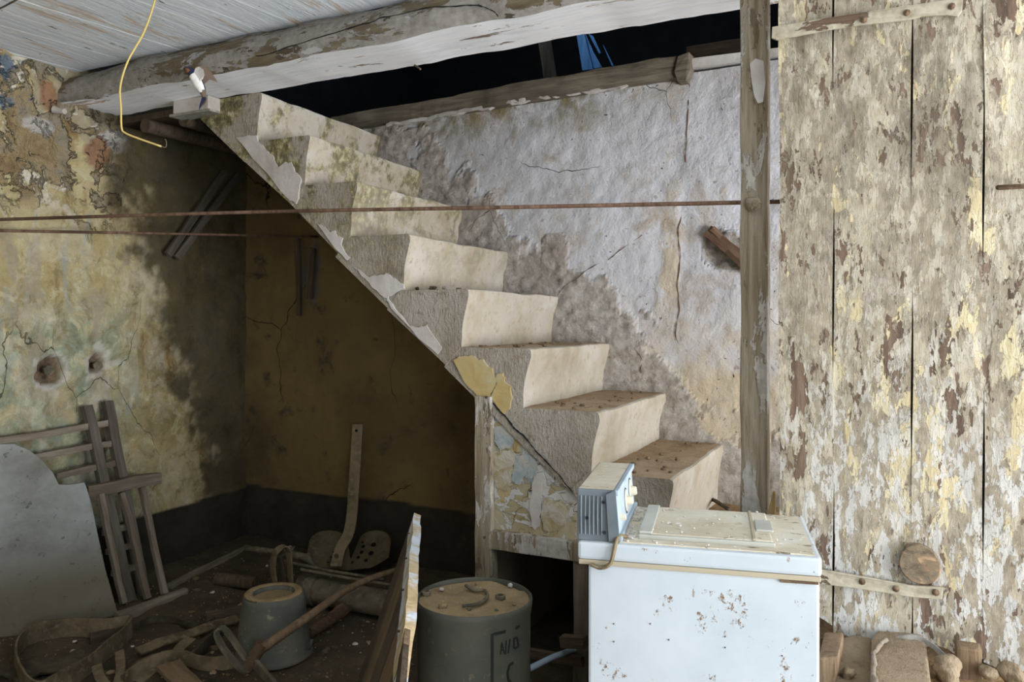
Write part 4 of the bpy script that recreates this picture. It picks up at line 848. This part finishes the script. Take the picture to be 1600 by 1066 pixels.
# worn stencil: a bracket and letters, thin paint pieces wrapped on the side
m = M('stencil_paint', 'object', .7); MAT['stencil'] = m.done('#23261f')
def ondrum(px, py):
    r = ray(px, py); o2 = Vector((CAM.x-c.x, CAM.y-c.y)); d2 = Vector((r.x, r.y)); R2 = rd*.968
    A = d2.dot(d2); Bq = 2*o2.dot(d2); Cq = o2.dot(o2)-R2*R2; D = Bq*Bq-4*A*Cq
    if D < 0: return None
    t = (-Bq-math.sqrt(D))/(2*A); return CAM+r*t
def stencil(name, strokes, wd):
    mb = MB()
    for stq in strokes:
        pts = []
        for i in range(len(stq)-1):
            for t in np.linspace(0, 1, 6)[:-1]: pts.append(ondrum(stq[i][0]+(stq[i+1][0]-stq[i][0])*t, stq[i][1]+(stq[i+1][1]-stq[i][1])*t))
        pts.append(ondrum(*stq[-1])); pts = [q for q in pts if q]
        wds = []
        for i, q in enumerate(pts):
            t = (pts[min(i+1, len(pts)-1)]-pts[max(i-1, 0)]).normalized(); nrm = Vector((q.x-c.x, q.y-c.y, 0)).normalized(); wds.append(t.cross(nrm))
        mb.ribbon(pts, wds, wd, .0012)
    mb.build(name, MAT['stencil'], drum)
stencil('stencil_bracket', [[(769, 1070), (769, 992), (790, 987)], [(806, 982), (812, 978)]], .0078)
stencil('stencil_letter', [[(782, 1023), (784, 1004), (788, 1022)], [(783, 1016), (787, 1016)]], .004)
stencil('stencil_letter', [[(790, 1023), (791, 1001)], [(794, 1021), (797, 999)]], .004)
stencil('stencil_letter', [[(803, 1014), (803, 998), (808, 997), (810, 1010), (804, 1014)]], .0055)
stencil('stencil_letter', [[(802, 1036), (796, 1040), (793, 1051), (794, 1062), (799, 1068)]], .0068)

# ================================================================== LEANING PANEL
A0 = PD(653, 806, 2.53); zt = A0.z; e1 = (PZ(636, 1066, zt)-A0).normalized()        # top edge, towards the camera
Lp = (PZ(632, 1110, zt)-A0).length
e2 = (R_*-.34 + UP*-1 + FW*-.02).normalized(); e2 = (e2-e1*e2.dot(e1)).normalized(); np_ = e1.cross(e2).normalized()
if np_.dot(R_) > 0: np_ = -np_                                                           # points left/up
pan = thing('leaning_panel', Vector((A0.x, A0.y, 0)), 'old boarded wooden panel leaning against the metal drum, pale top edge', 'panel')
hgt = zt/abs(e2.z)
th = .021; nb_ = 5
for i in range(nb_):
    a = A0+e1*(Lp*i/nb_+.001); b = A0+e1*(Lp*(i+1)/nb_-.003)
    mb = MB().plate([a, b, b+e2*hgt, a+e2*hgt], np_, th*.6); mb.jit(.0015, 8, i).build('panel_board', MAT['brownwood'] if i % 2 else MAT['darkwood'], pan, bevel=.001)
m = M('panel_edge_paint', rough=.8); n = m.noise(6, 6, .65, .4); col = m.ramp(n, [(.36, '#a98f68'), (.46, '#c2ad8a'), (.5, '#c9ccd0'), (.62, '#d5d9de')]); m.up(m.noise(40, 4), .003); MAT['pedge'] = m.done(col)
mb = MB(); o_ = -np_*.010
pts = []; n = 26; vs = []; fs = []
for i in range(n+1):
    t = i/n; p = A0+e1*(Lp*t)+o_-e2*.004; dn = .0 if t < .74 else .035*(t-.74)/.08 if t < .82 else .035
    for a, b in ((0, dn), (1, dn), (1, .055), (0, .055)): vs.append(p+np_*(th*1.15*a)+e2*b)
for i in range(n):
    for k in range(4): fs.append((i*4+k, i*4+(k+1) % 4, i*4+4+(k+1) % 4, i*4+4+k))
fs += [(0, 1, 2, 3), tuple(n*4+k for k in (3, 2, 1, 0))]
mb.add(vs, fs).jit(.003, 12, 8).build('top_rail', MAT['pedge'], pan)
for i in range(4):
    p = A0+e1*(Lp*(.1+.2*i))+e2*.03+np_*.018; MB().lathe([(0, -.002), (.004, -.001), (.004, .002), (0, .003)], p, 8).build('nail_head', MAT['rust'], pan)

# ================================================================== BUCKET
cb_ = PZ(428, 1029, 0.0); rb = 58/F*2.8; rt = 47/F*2.8; hb = .225
m = M('dusty_bucket', 'object', .7, .1); n = m.noise(7, 6, .65); n2 = m.noise(30, 5, .7); col = m.ramp(n, [(.3, '#46473f'), (.5, '#5c5c54'), (.7, '#6d6a60')]); z = m.xyz()[2]; col = m.mix(m.sm(n2, .6, .68), col, '#8f8874'); m.up(n2, .002); MAT['bucket'] = m.done(col)
bucket = thing('bucket', (cb_.x, cb_.y, .01), 'dusty grey metal bucket standing upside down on the earth floor', 'bucket')
zb = .012
mb = MB().lathe([(rb*.97, 0), (rb*1.02, .002), (rb*1.03, .010), (rb*1.0, .018), (rb*.965, .024), (rb*.90, hb*.5), (rt*1.0, hb-.02), (rt*.985, hb-.006), (rt*.93, hb), (rt*.70, hb), (rt*.67, hb-.004), (rt*.66, hb-.016), (0, hb-.016)], (cb_.x, cb_.y, zb), 40)
mb.jit(.002, 8, 2).build('body', MAT['bucket'], bucket, smooth=True, autos=.7)
MB().lathe([(rt*.68, hb+.001), (rt*.72, hb+.004), (rt*.90, hb+.004), (rt*.97, hb-.004), (rt*.94, hb-.001)], (cb_.x, cb_.y, zb), 40).build('dust_ring', MAT['drumdust'], bucket, smooth=True)
MB().lathe([(0, hb-.010), (rt*.4, hb-.011), (rt*.64, hb-.015)], (cb_.x, cb_.y, zb), 30).build('dust_fill', MAT['drumdust'], bucket, smooth=True)
p = PD(482, 1015, 2.76); MB().tube([p, p+R_*.010+UP*.02, p+R_*.012+UP*.035], .006, 6).build('handle_lug', MAT['bucket'], bucket, smooth=True)
# ================================================================== HOE-LIKE TOOL
tool = thing('long_handled_tool', PZ(400, 1030, .02), 'long wooden-handled iron tool lying slanted across the bucket', 'tool')
p0 = PD(392, 1026, 2.60); p1 = PD(470, 972, 2.66); p2 = PD(560, 912, 2.95); p3 = PD(650, 882, 3.25)
MB().tube(spline([p0, p1, p2, p3], 5), list(np.linspace(.017, .010, 16)), 8).build('handle', MAT['brownwood'], tool, smooth=True)
MB().tube([PD(384, 1048, 2.59), PD(396, 1028, 2.60), PD(410, 1006, 2.605)], [.020, .022, .020], 8).build('socket', MAT['rust'], tool, smooth=True, autos=.8)
lp = spline([PD(px, py, d) for px, py, d in ((339, 990, 2.56), (348, 983, 2.58), (360, 994, 2.6), (376, 1018, 2.6), (388, 1034, 2.6), (388, 1046, 2.59), (376, 1044, 2.56), (362, 1030, 2.54), (346, 1008, 2.54))], 4, True)
MB().ribbon(lp, FW, .03, .008, True).build('iron_loop', MAT['iron'], tool)
MB().ribbon(spline([PD(398, 1036, 2.59), PD(412, 1052, 2.56), PD(436, 1080, 2.50)], 4), UP, .03, .012).build('tine', MAT['iron'], tool)
MB().ribbon(spline([PD(388, 1034, 2.6), PD(396, 1022, 2.6), PD(402, 1016, 2.6)], 4), FW, .03, .01).build('shank', MAT['iron'], tool)

# ================================================================== PIPES, TRACTOR SEAT, IRONWORK IN THE RECESS
pp0 = PD(478, 920, 3.34); pp1 = PD(672, 962, 3.10)
pipe = thing('stove_pipe', Vector((pp0.x, pp0.y, 0)), 'thick dusty pipe with a flared end lying behind the bucket', 'pipe')
ax_ = (pp1-pp0).normalized(); pp0.z = max(pp0.z, .06); pp1.z = max(pp1.z, .06)
MB().tube([pp0, pp0+ax_*.1, pp1], .053, 18).build('pipe_body', MAT['iron'], pipe, smooth=True, autos=.8)
MB().tube([pp0-ax_*.02, pp0+ax_*.03, pp0+ax_*.06, pp0+ax_*.065], [.062, .064, .062, .053], 18).build('flange', MAT['iron'], pipe, smooth=True, autos=.8)
q = spline([PZ(482, 990, .03), PZ(510, 972, .032), PZ(530, 957, .034), PZ(545, 945, .036)], 4)
ob = MB().tube(q, [.022]*4+[.024]*4+[.027]*5, 12).build('elbow_pipe', MAT['rust'], smooth=True, autos=.8); tag(ob, 'short rusty bent pipe on the floor in front of thick pipe', 'pipe')
# seat: dished shell with lobes and punched holes, on a flat spring bar
seat = thing('implement_seat', PZ(560, 900, 0), 'perforated iron implement seat on a flat upright bar by the back wall', 'seat')
def seatpt(u, v):                       # u across -1..1, v from front 0 to back 1
    lobes = .10+.055*abs(u)**1.0
    return u, v
org = PD(545, 893, 3.70); sx_ = R_; sz = (UP*.80+FW*.60).normalized(); sn = sx_.cross(sz)   # seat plane tilts back
if sn.dot(FW) > 0: sn = -sn
holes = [(.56, .62, .030), (.53, .40, .030), (.30, .60, .022), (.27, .46, .022), (.20, .33, .020), (.42, .22, .022), (.06, .22, .018), (-.30, .60, .016), (-.42, .45, .014), (-.46, .30, .014), (.26, .71, .014), (-.14, .70, .012), (-.5, .16, .014)]
HW = .19; HH = .195
nu, nv = 84, 60; bm = bmesh.new(); grid = {}
def outline(u):                          # top of the two lobes over u
    return .62+.36*math.sqrt(max(0, 1-((abs(u)-.52)/.50)**2))-.30*math.exp(-(u/.13)**2)
for i in range(nu+1):
    for j in range(nv+1):
        u = -1.02+2.04*i/nu; v = j/nv; top = outline(u)
        side = .0+.40*max(0, abs(u)-.55)**1.3/.45**1.3*.5
        vv = side+(top-side)*v
        p = org+sx_*(u*HW)+sz*(vv*HH)+sn*(.05*(u*u)+.03*(1-vv)**2+.02*max(0, vv-.5)-.02*math.exp(-(u/.2)**2))
        grid[i, j] = (bm.verts.new(p), u, vv)
bm.verts.ensure_lookup_table()
for i in range(nu):
    for j in range(nv):
        u = (grid[i, j][1]+grid[i+1, j][1])/2; v = (grid[i, j][2]+grid[i+1, j+1][2])/2
        if any(((u-hu)*HW)**2+((v-hv)*HH*1.15)**2 < (r*.42)**2 for hu, hv, r in holes): continue
        bm.faces.new([grid[i, j][0], grid[i+1, j][0], grid[i+1, j+1][0], grid[i, j+1][0]])
for v in [v for v in bm.verts if not v.link_faces]: bm.verts.remove(v)
bmesh.ops.solidify(bm, geom=bm.faces[:], thickness=.006)
me = bpy.data.meshes.new('seat_pan'); 
for v in bm.verts: v.co -= Vector(seat.location)
bm.to_mesh(me); bm.free(); me.materials.append(MAT['seat']); me.polygons.foreach_set('use_smooth', [True]*len(me.polygons)); me.set_sharp_from_angle(angle=.8)
o = bpy.data.objects.new('seat_pan', me); COL.objects.link(o); o.parent = seat
bp = spline([PD(559, 663, 3.86), PD(557, 700, 3.84), PD(553, 760, 3.80), PD(550, 805, 3.77), PD(544, 836, 3.74), PD(532, 858, 3.69), PD(525, 886, 3.62)], 5)
MB().ribbon(bp, R_, .052, .012).build('spring_bar', MAT['seat'], seat, bevel=.002)
p = PD(557, 673, 3.85); MB().lathe([(0, -.004), (.007, -.004), (.007, .002), (0, .002)], p-FW*.006, 10, Matrix.Rotation(math.pi/2, 3, 'X')).build('bolt_hole', MAT['dark'], seat)
p = PD(526, 868, 3.64); MB().lathe([(0, -.008), (.010, -.006), (.011, .002), (0, .002)], p-FW*.008, 6, Matrix.Rotation(math.pi/2, 3, 'X')).build('bolt', MAT['iron'], seat)
# handle bar, rods and straps in front of the seat
q = spline([PD(385, 858, 3.55), PD(420, 861, 3.5), PD(460, 868, 3.45), PD(480, 873, 3.42), (PD(492, 886, 3.4)), PD(508, 896, 3.4)], 4)
ob = MB().tube(q, [.014]*6+[.018]*8+[.012]*7, 8).build('iron_handle', MAT['iron'], smooth=True); tag(ob, 'curved iron handle bar lying left of the perforated seat', 'handle')
for lab, pts in (('upper of two thin rods lying under the perforated seat', ((445, 878, 3.35), (520, 893, 3.3), (600, 906, 3.25))), ('lower of two thin rods lying under the perforated seat', ((470, 890, 3.3), (540, 903, 3.25), (615, 915, 3.2)))):
    ob = rod('thin_rod', [PD(*p) for p in pts], .007, MAT['iron']); tag(ob, lab, 'rod', 'rods under the seat')
for lab, pts, mt in (('left leather strap looped in an arch above the bucket', ((432, 925), (426, 885), (432, 862), (446, 855), (454, 868)), 'leather'), ('inner leather strap hanging in the arch of the left one', ((446, 925), (440, 890), (436, 870), (443, 860)), 'leather_dark'), ('greenish strap hanging straight down right of the strap arch', ((455, 925), (453, 890), (452, 860), (459, 857)), 'leather')):
    ob = MB().ribbon(spline([PD(px, py, 3.28) for px, py in pts], 6), R_*.8-FW*.6, .032, .006).build('hanging_strap', MAT[mt], smooth=False); tag(ob, lab, 'strap', 'straps above the bucket')
ob = board('fallen_plank', PZ(182, 968, .015), PZ(290, 928, .015), .05, .028, (0, 0, 1), MAT['oldwood']); tag(ob, 'long grey plank on the floor in front of the leaning frame', 'plank')
ob = board('fallen_plank', PZ(262, 922, .015), PZ(388, 860, .02), .05, .03, (0, 0, 1), MAT['oldwood']); tag(ob, 'grey plank on the floor reaching into the dark corner', 'plank')
ob = rod('round_pole', [PZ(340, 905, .03), PZ(400, 912, .03)], .03, MAT['darkwood'], seg=10); tag(ob, 'short dark log half hidden behind the bucket', 'log')
ob = board('floor_board', PZ(322, 968, .012), PZ(383, 958, .012), .06, .02, (0, 0, 1), MAT['darkwood']); tag(ob, 'dark board end on the floor left of the bucket', 'board')

# ================================================================== GREY SLAB, FRAME AND STAND AT THE LEFT WALL
s0 = PZ(186, 963, .012); s1 = PZ(-40, 1008, .012); sh = (s1-s0).normalized(); nh = Vector((-sh.y, sh.x, 0)); nh = nh if nh.x > 0 else -nh; s2 = s0+UP*.5-nh*.05; sn_ = (s1-s0).cross(s2-s0).normalized()
if sn_.x < 0: sn_ = -sn_
m = M('cement_slab', rough=.9); n = m.noise(5, 6, .65, .3); n2 = m.noise(28, 5, .7); z = m.xyz()[2]
col = m.ramp(n, [(.3, '#6a6860'), (.5, '#85857f'), (.68, '#969996')]); col = m.mix(m.sm(n2, .6, .67), col, '#5f6058'); dirt = m.sm(m.mth('ADD', z, m.mth('MULTIPLY', n, -.25)), .25, .0); col = m.mix(m.mth('MULTIPLY', dirt, .8), col, '#665a45'); m.up(n2, .004); m.up(n, .006); MAT['cement'] = m.done(col)  # slab colour turns browner towards the bottom
out = [(-60, 712), (-30, 698), (0, 693), (22, 694), (45, 703), (65, 717), (82, 738), (92, 757), (112, 757), (133, 754), (137, 765), (144, 790), (152, 830), (165, 890), (186, 962), (100, 980), (0, 1000), (-40, 1008), (-62, 1012)]
mb = MB().plate([PP(px, py, s0, sn_) for px, py in out], -sn_, .028).jit(.003, 12, 3); ob = mb.build('cement_slab', MAT['cement'], bevel=.004); tag(ob, 'grey cement slab with rounded shoulder leaning on the left wall', 'slab')
rack = thing('wooden_rack', PZ(205, 938, 0), 'tall wooden rack with two uprights and thin rungs against left wall', 'rack')
xw = XL+.045
ua0, ua1 = PZ(203, 940, .02), PX(135, 634, xw); ub0, ub1 = PZ(226, 930, .02), PX(167, 627, xw)
board('upright', ua0, ua1, .042, .03, (0, 1, 0), MAT['greywood'], rack); board('upright', ub0, ub1, .042, .03, (0, 1, 0), MAT['greywood'], rack)
def onu(p0, p1, py):                       # point of an upright at image height py
    best = min((i/200 for i in range(201)), key=lambda t: abs((lambda q: HOR-F*(q-CAM).z/(q-CAM).dot(FW))(p0+(p1-p0)*t)-py)); return p0+(p1-p0)*best
for ya, yb in ((664, 660), (695, 691), (728, 722), (824, 820), (855, 850), (888, 882)):
    a = onu(ua0, ua1, ya); b = onu(ub0, ub1, yb); d = (a-b).normalized(); far = Vector((a.x, 1.79, a.z-.02)) if ya < 700 else a+Vector((0, -.2 if ya < 800 else -.05, -.01))
    board('rung', b+(b-a)*.15, far, .026, .02, UP, MAT['oldwood'], rack, jit=.004)
stand = thing('wooden_stand', PZ(225, 940, 0), 'small wooden trestle end with one crossbar and three thin legs', 'trestle')
t0, t1 = PX(136, 768, -3.02), PX(249, 746, -2.98)
board('crossbar', t0, t1, .05, .035, UP, MAT['oldwood'], stand, jit=.005)
for a, b in (((155, 772), (193, 944)), ((190, 770), (231, 937)), ((221, 762), (258, 929))):
    p = PX(*a, -3.0); q = PZ(*b, .03); board('leg', q, p, .024, .022, (0, 1, 0), MAT['oldwood'], stand, jit=.003)
for i, (px, py, lab) in enumerate(((74, 578, 'left of two iron bolts in the broken holes of left wall'), (150, 571, 'right of two iron bolts in the broken holes of left wall'))):
    p = PX(px, py, XL-.01); bt = thing('wall_bolt', p, lab, 'bolt', 'bolts in the left wall')
    MB().tube([p+Vector((-.03, 0, 0)), p+Vector((.022, -.01, 0))], .013, 8).build('shank', MAT['leather_dark'], bt); MB().tube([p+Vector((.018, -.008, 0)), p+Vector((.032, -.013, 0))], .021, 6).build('nut', MAT['iron'], bt)

# ================================================================== BELTS AND SCRAP ON THE FLOOR
def belt(lab, pts, width, mode, mt='leather', closed=False, z=.01, th=.007, n=5):
    P_ = [PZ(p[0], p[1], p[2] if len(p) > 2 else z) for p in pts]
    sp = spline(P_, n, closed); 
    if mode == 'edge': mb = MB().ribbon([p+UP*width/2 for p in sp], UP, width, th, closed)
    else:
        wd = []
        for i in range(len(sp)):
            t = sp[(i+1) % len(sp)]-sp[i-1] if (closed or 0 < i < len(sp)-1) else (sp[min(i+1, len(sp)-1)]-sp[max(i-1, 0)]); wd.append(Vector((-t.y, t.x, .25*t.length)))
        mb = MB().ribbon(sp, wd, width, th, closed)
    mb.jit(.004, 9, random.randint(0, 99)); tag(mb.build('leather_belt', MAT[mt]), lab, 'belt', 'leather belts heaped on the floor')
belt('wide leather belt standing on edge in a big loop, lower left', [(205, 990), (170, 997), (120, 995), (70, 1000), (38, 1015), (24, 1042), (34, 1075), (60, 1100), (95, 1083), (130, 1062), (160, 1038), (190, 1012)], .07, 'edge', 'leather', True)
belt('broad dark belt lying flat inside the big belt loop', [(20, 1062), (60, 1042), (100, 1038), (135, 1022), (175, 1012)], .075, 'flat', 'leather_dark', z=.03)
belt('thin belt curling on the floor above the heap', [(212, 985), (235, 974), (270, 974), (300, 984), (325, 980), (335, 974)], .025, 'edge', 'leather_dark')
belt('long flat belt reaching towards the upturned bucket', [(215, 1018), (250, 1005), (290, 992), (330, 978), (372, 966)], .045, 'flat', z=.035)
belt('wavy belt on edge across the front of the heap', [(190, 1080), (222, 1055), (255, 1042), (285, 1040), (312, 1048), (340, 1050), (366, 1046)], .05, 'edge')
belt('narrow belt arching upright at the left of the heap', [(152, 1040, .06), (157, 1062, .05), (175, 1085, .03)], .03, 'flat')
belt('narrow belt hanging straight beside the arching one', [(187, 1020, .05), (188, 1045, .05), (184, 1085, .03)], .03, 'flat')
belt('folded belt stub between wavy belt and iron loop', [(300, 1044), (322, 1020), (338, 1002), (350, 995)], .05, 'edge', 'leather_dark')
belt('wide belt piece lying flat in the middle of the heap', [(205, 1062), (235, 1040), (262, 1030), (290, 1022)], .085, 'flat', z=.02)
belt('short pale belt end lying beside the folded stub', [(275, 1020), (288, 1006), (298, 998)], .04, 'flat', 'leather', z=.045)
belt('dark belt running into the heap from the left frame edge', [(-30, 1052), (10, 1048), (40, 1046), (62, 1052)], .05, 'flat', 'leather_dark', z=.02)
belt('thin belt tail lying below the iron loop', [(322, 1085), (332, 1060), (345, 1046), (372, 1042)], .02, 'flat', 'leather_dark', z=.015)
ob = board('scrap_board', PZ(262, 1040, .04), PZ(312, 1090, .03), .075, .018, (1, .3, 0), MAT['brownwood']); tag(ob, 'short brown board sticking out of the belt heap', 'board')
ob = board('scrap_board', PZ(140, 1000, .02), PZ(205, 985, .02), .05, .016, (0, .3, 1), MAT['darkwood']); tag(ob, 'dark board piece behind the big belt loop', 'board')
# pvc pipe, board and block in the cupboard opening
m = M('pvc', rough=.4); MAT['pvc'] = m.done('#a9bbc9')
ob = rod('plastic_pipe', [PD(826, 1046, 2.34), PD(862, 1028, 2.45), PD(905, 1012, 2.6)], .0095, MAT['pvc'], seg=10); tag(ob, 'thin pale blue plastic pipe sticking out beside the drum', 'pipe')
ob = board('cupboard_board', PD(828, 1020, 2.62), PD(910, 1034, 2.5), .03, .02, UP, MAT['darkwood']); tag(ob, 'dark board lying in the opening under the stairs', 'board')
ob = board('cupboard_block', PD(878, 1003, 2.5), PD(915, 1004, 2.45), .035, .035, UP, MAT['darkwood']); tag(ob, 'small dark wooden block beside the plastic pipe', 'block')
# fallen plaster chips, each its own
chip_m = [MAT['oldwood'], MAT['drumdust'], MAT['sideplast'], MAT['drumdust'], MAT['oldwood'], MAT['tread']]
base = []
for k in range(6): 
    o = rock('plaster_chip', (0, 0, -5), 1.0, chip_m[k], 60+k, .4); base.append(o.data); bpy.data.objects.remove(o)
n = 0
while n < 110:
    px = random.uniform(205, 640); py = random.uniform(868, 1066)
    if n > 70: px = random.uniform(20, 420); py = random.uniform(960, 1066)
    p = PZ(px, py, .02)
    if not (XL+.15 < p.x < -.9 and .5 < p.y < YB-.06) or (p-cb_).length < .17: continue
    o = bpy.data.objects.new('plaster_chip', base[n % 6]); COL.objects.link(o); r = random.uniform(.006, .019)
    o.location = (p.x, p.y, fz(p.x, p.y)+r*.12); o.scale = (r, r, r); o.rotation_euler = (random.uniform(-.3, .3), random.uniform(-.3, .3), random.uniform(0, 6.3))
    tag(o, 'small chip of fallen plaster scattered on the dark earth floor', 'chip', 'plaster chips on the earth floor'); n += 1

# fine crumbs of mortar and earth over the dark floor
mb = MB(); cnt = 0
while cnt < 900:
    p = PZ(random.uniform(-20, 660), random.uniform(865, 1075), .0)
    if not (XL+.05 < p.x < -.9 and .5 < p.y < YB-.03): continue
    r = random.uniform(.002, .007); z = fz(p.x, p.y); a = random.uniform(0, 6.28)
    q = [Vector((p.x+r*math.cos(a+k*2.1)*random.uniform(.6, 1.3), p.y+r*math.sin(a+k*2.1), z-.001)) for k in range(3)]
    mb.add(q+[Vector((p.x, p.y, z+r*.8))], [(0, 1, 2), (0, 1, 3), (1, 2, 3), (2, 0, 3)]); cnt += 1
tag(mb.build('floor_crumbs', MAT['drumdust']), 'fine crumbs of mortar strewn over the dark earth floor', 'rubble', kind='stuff')
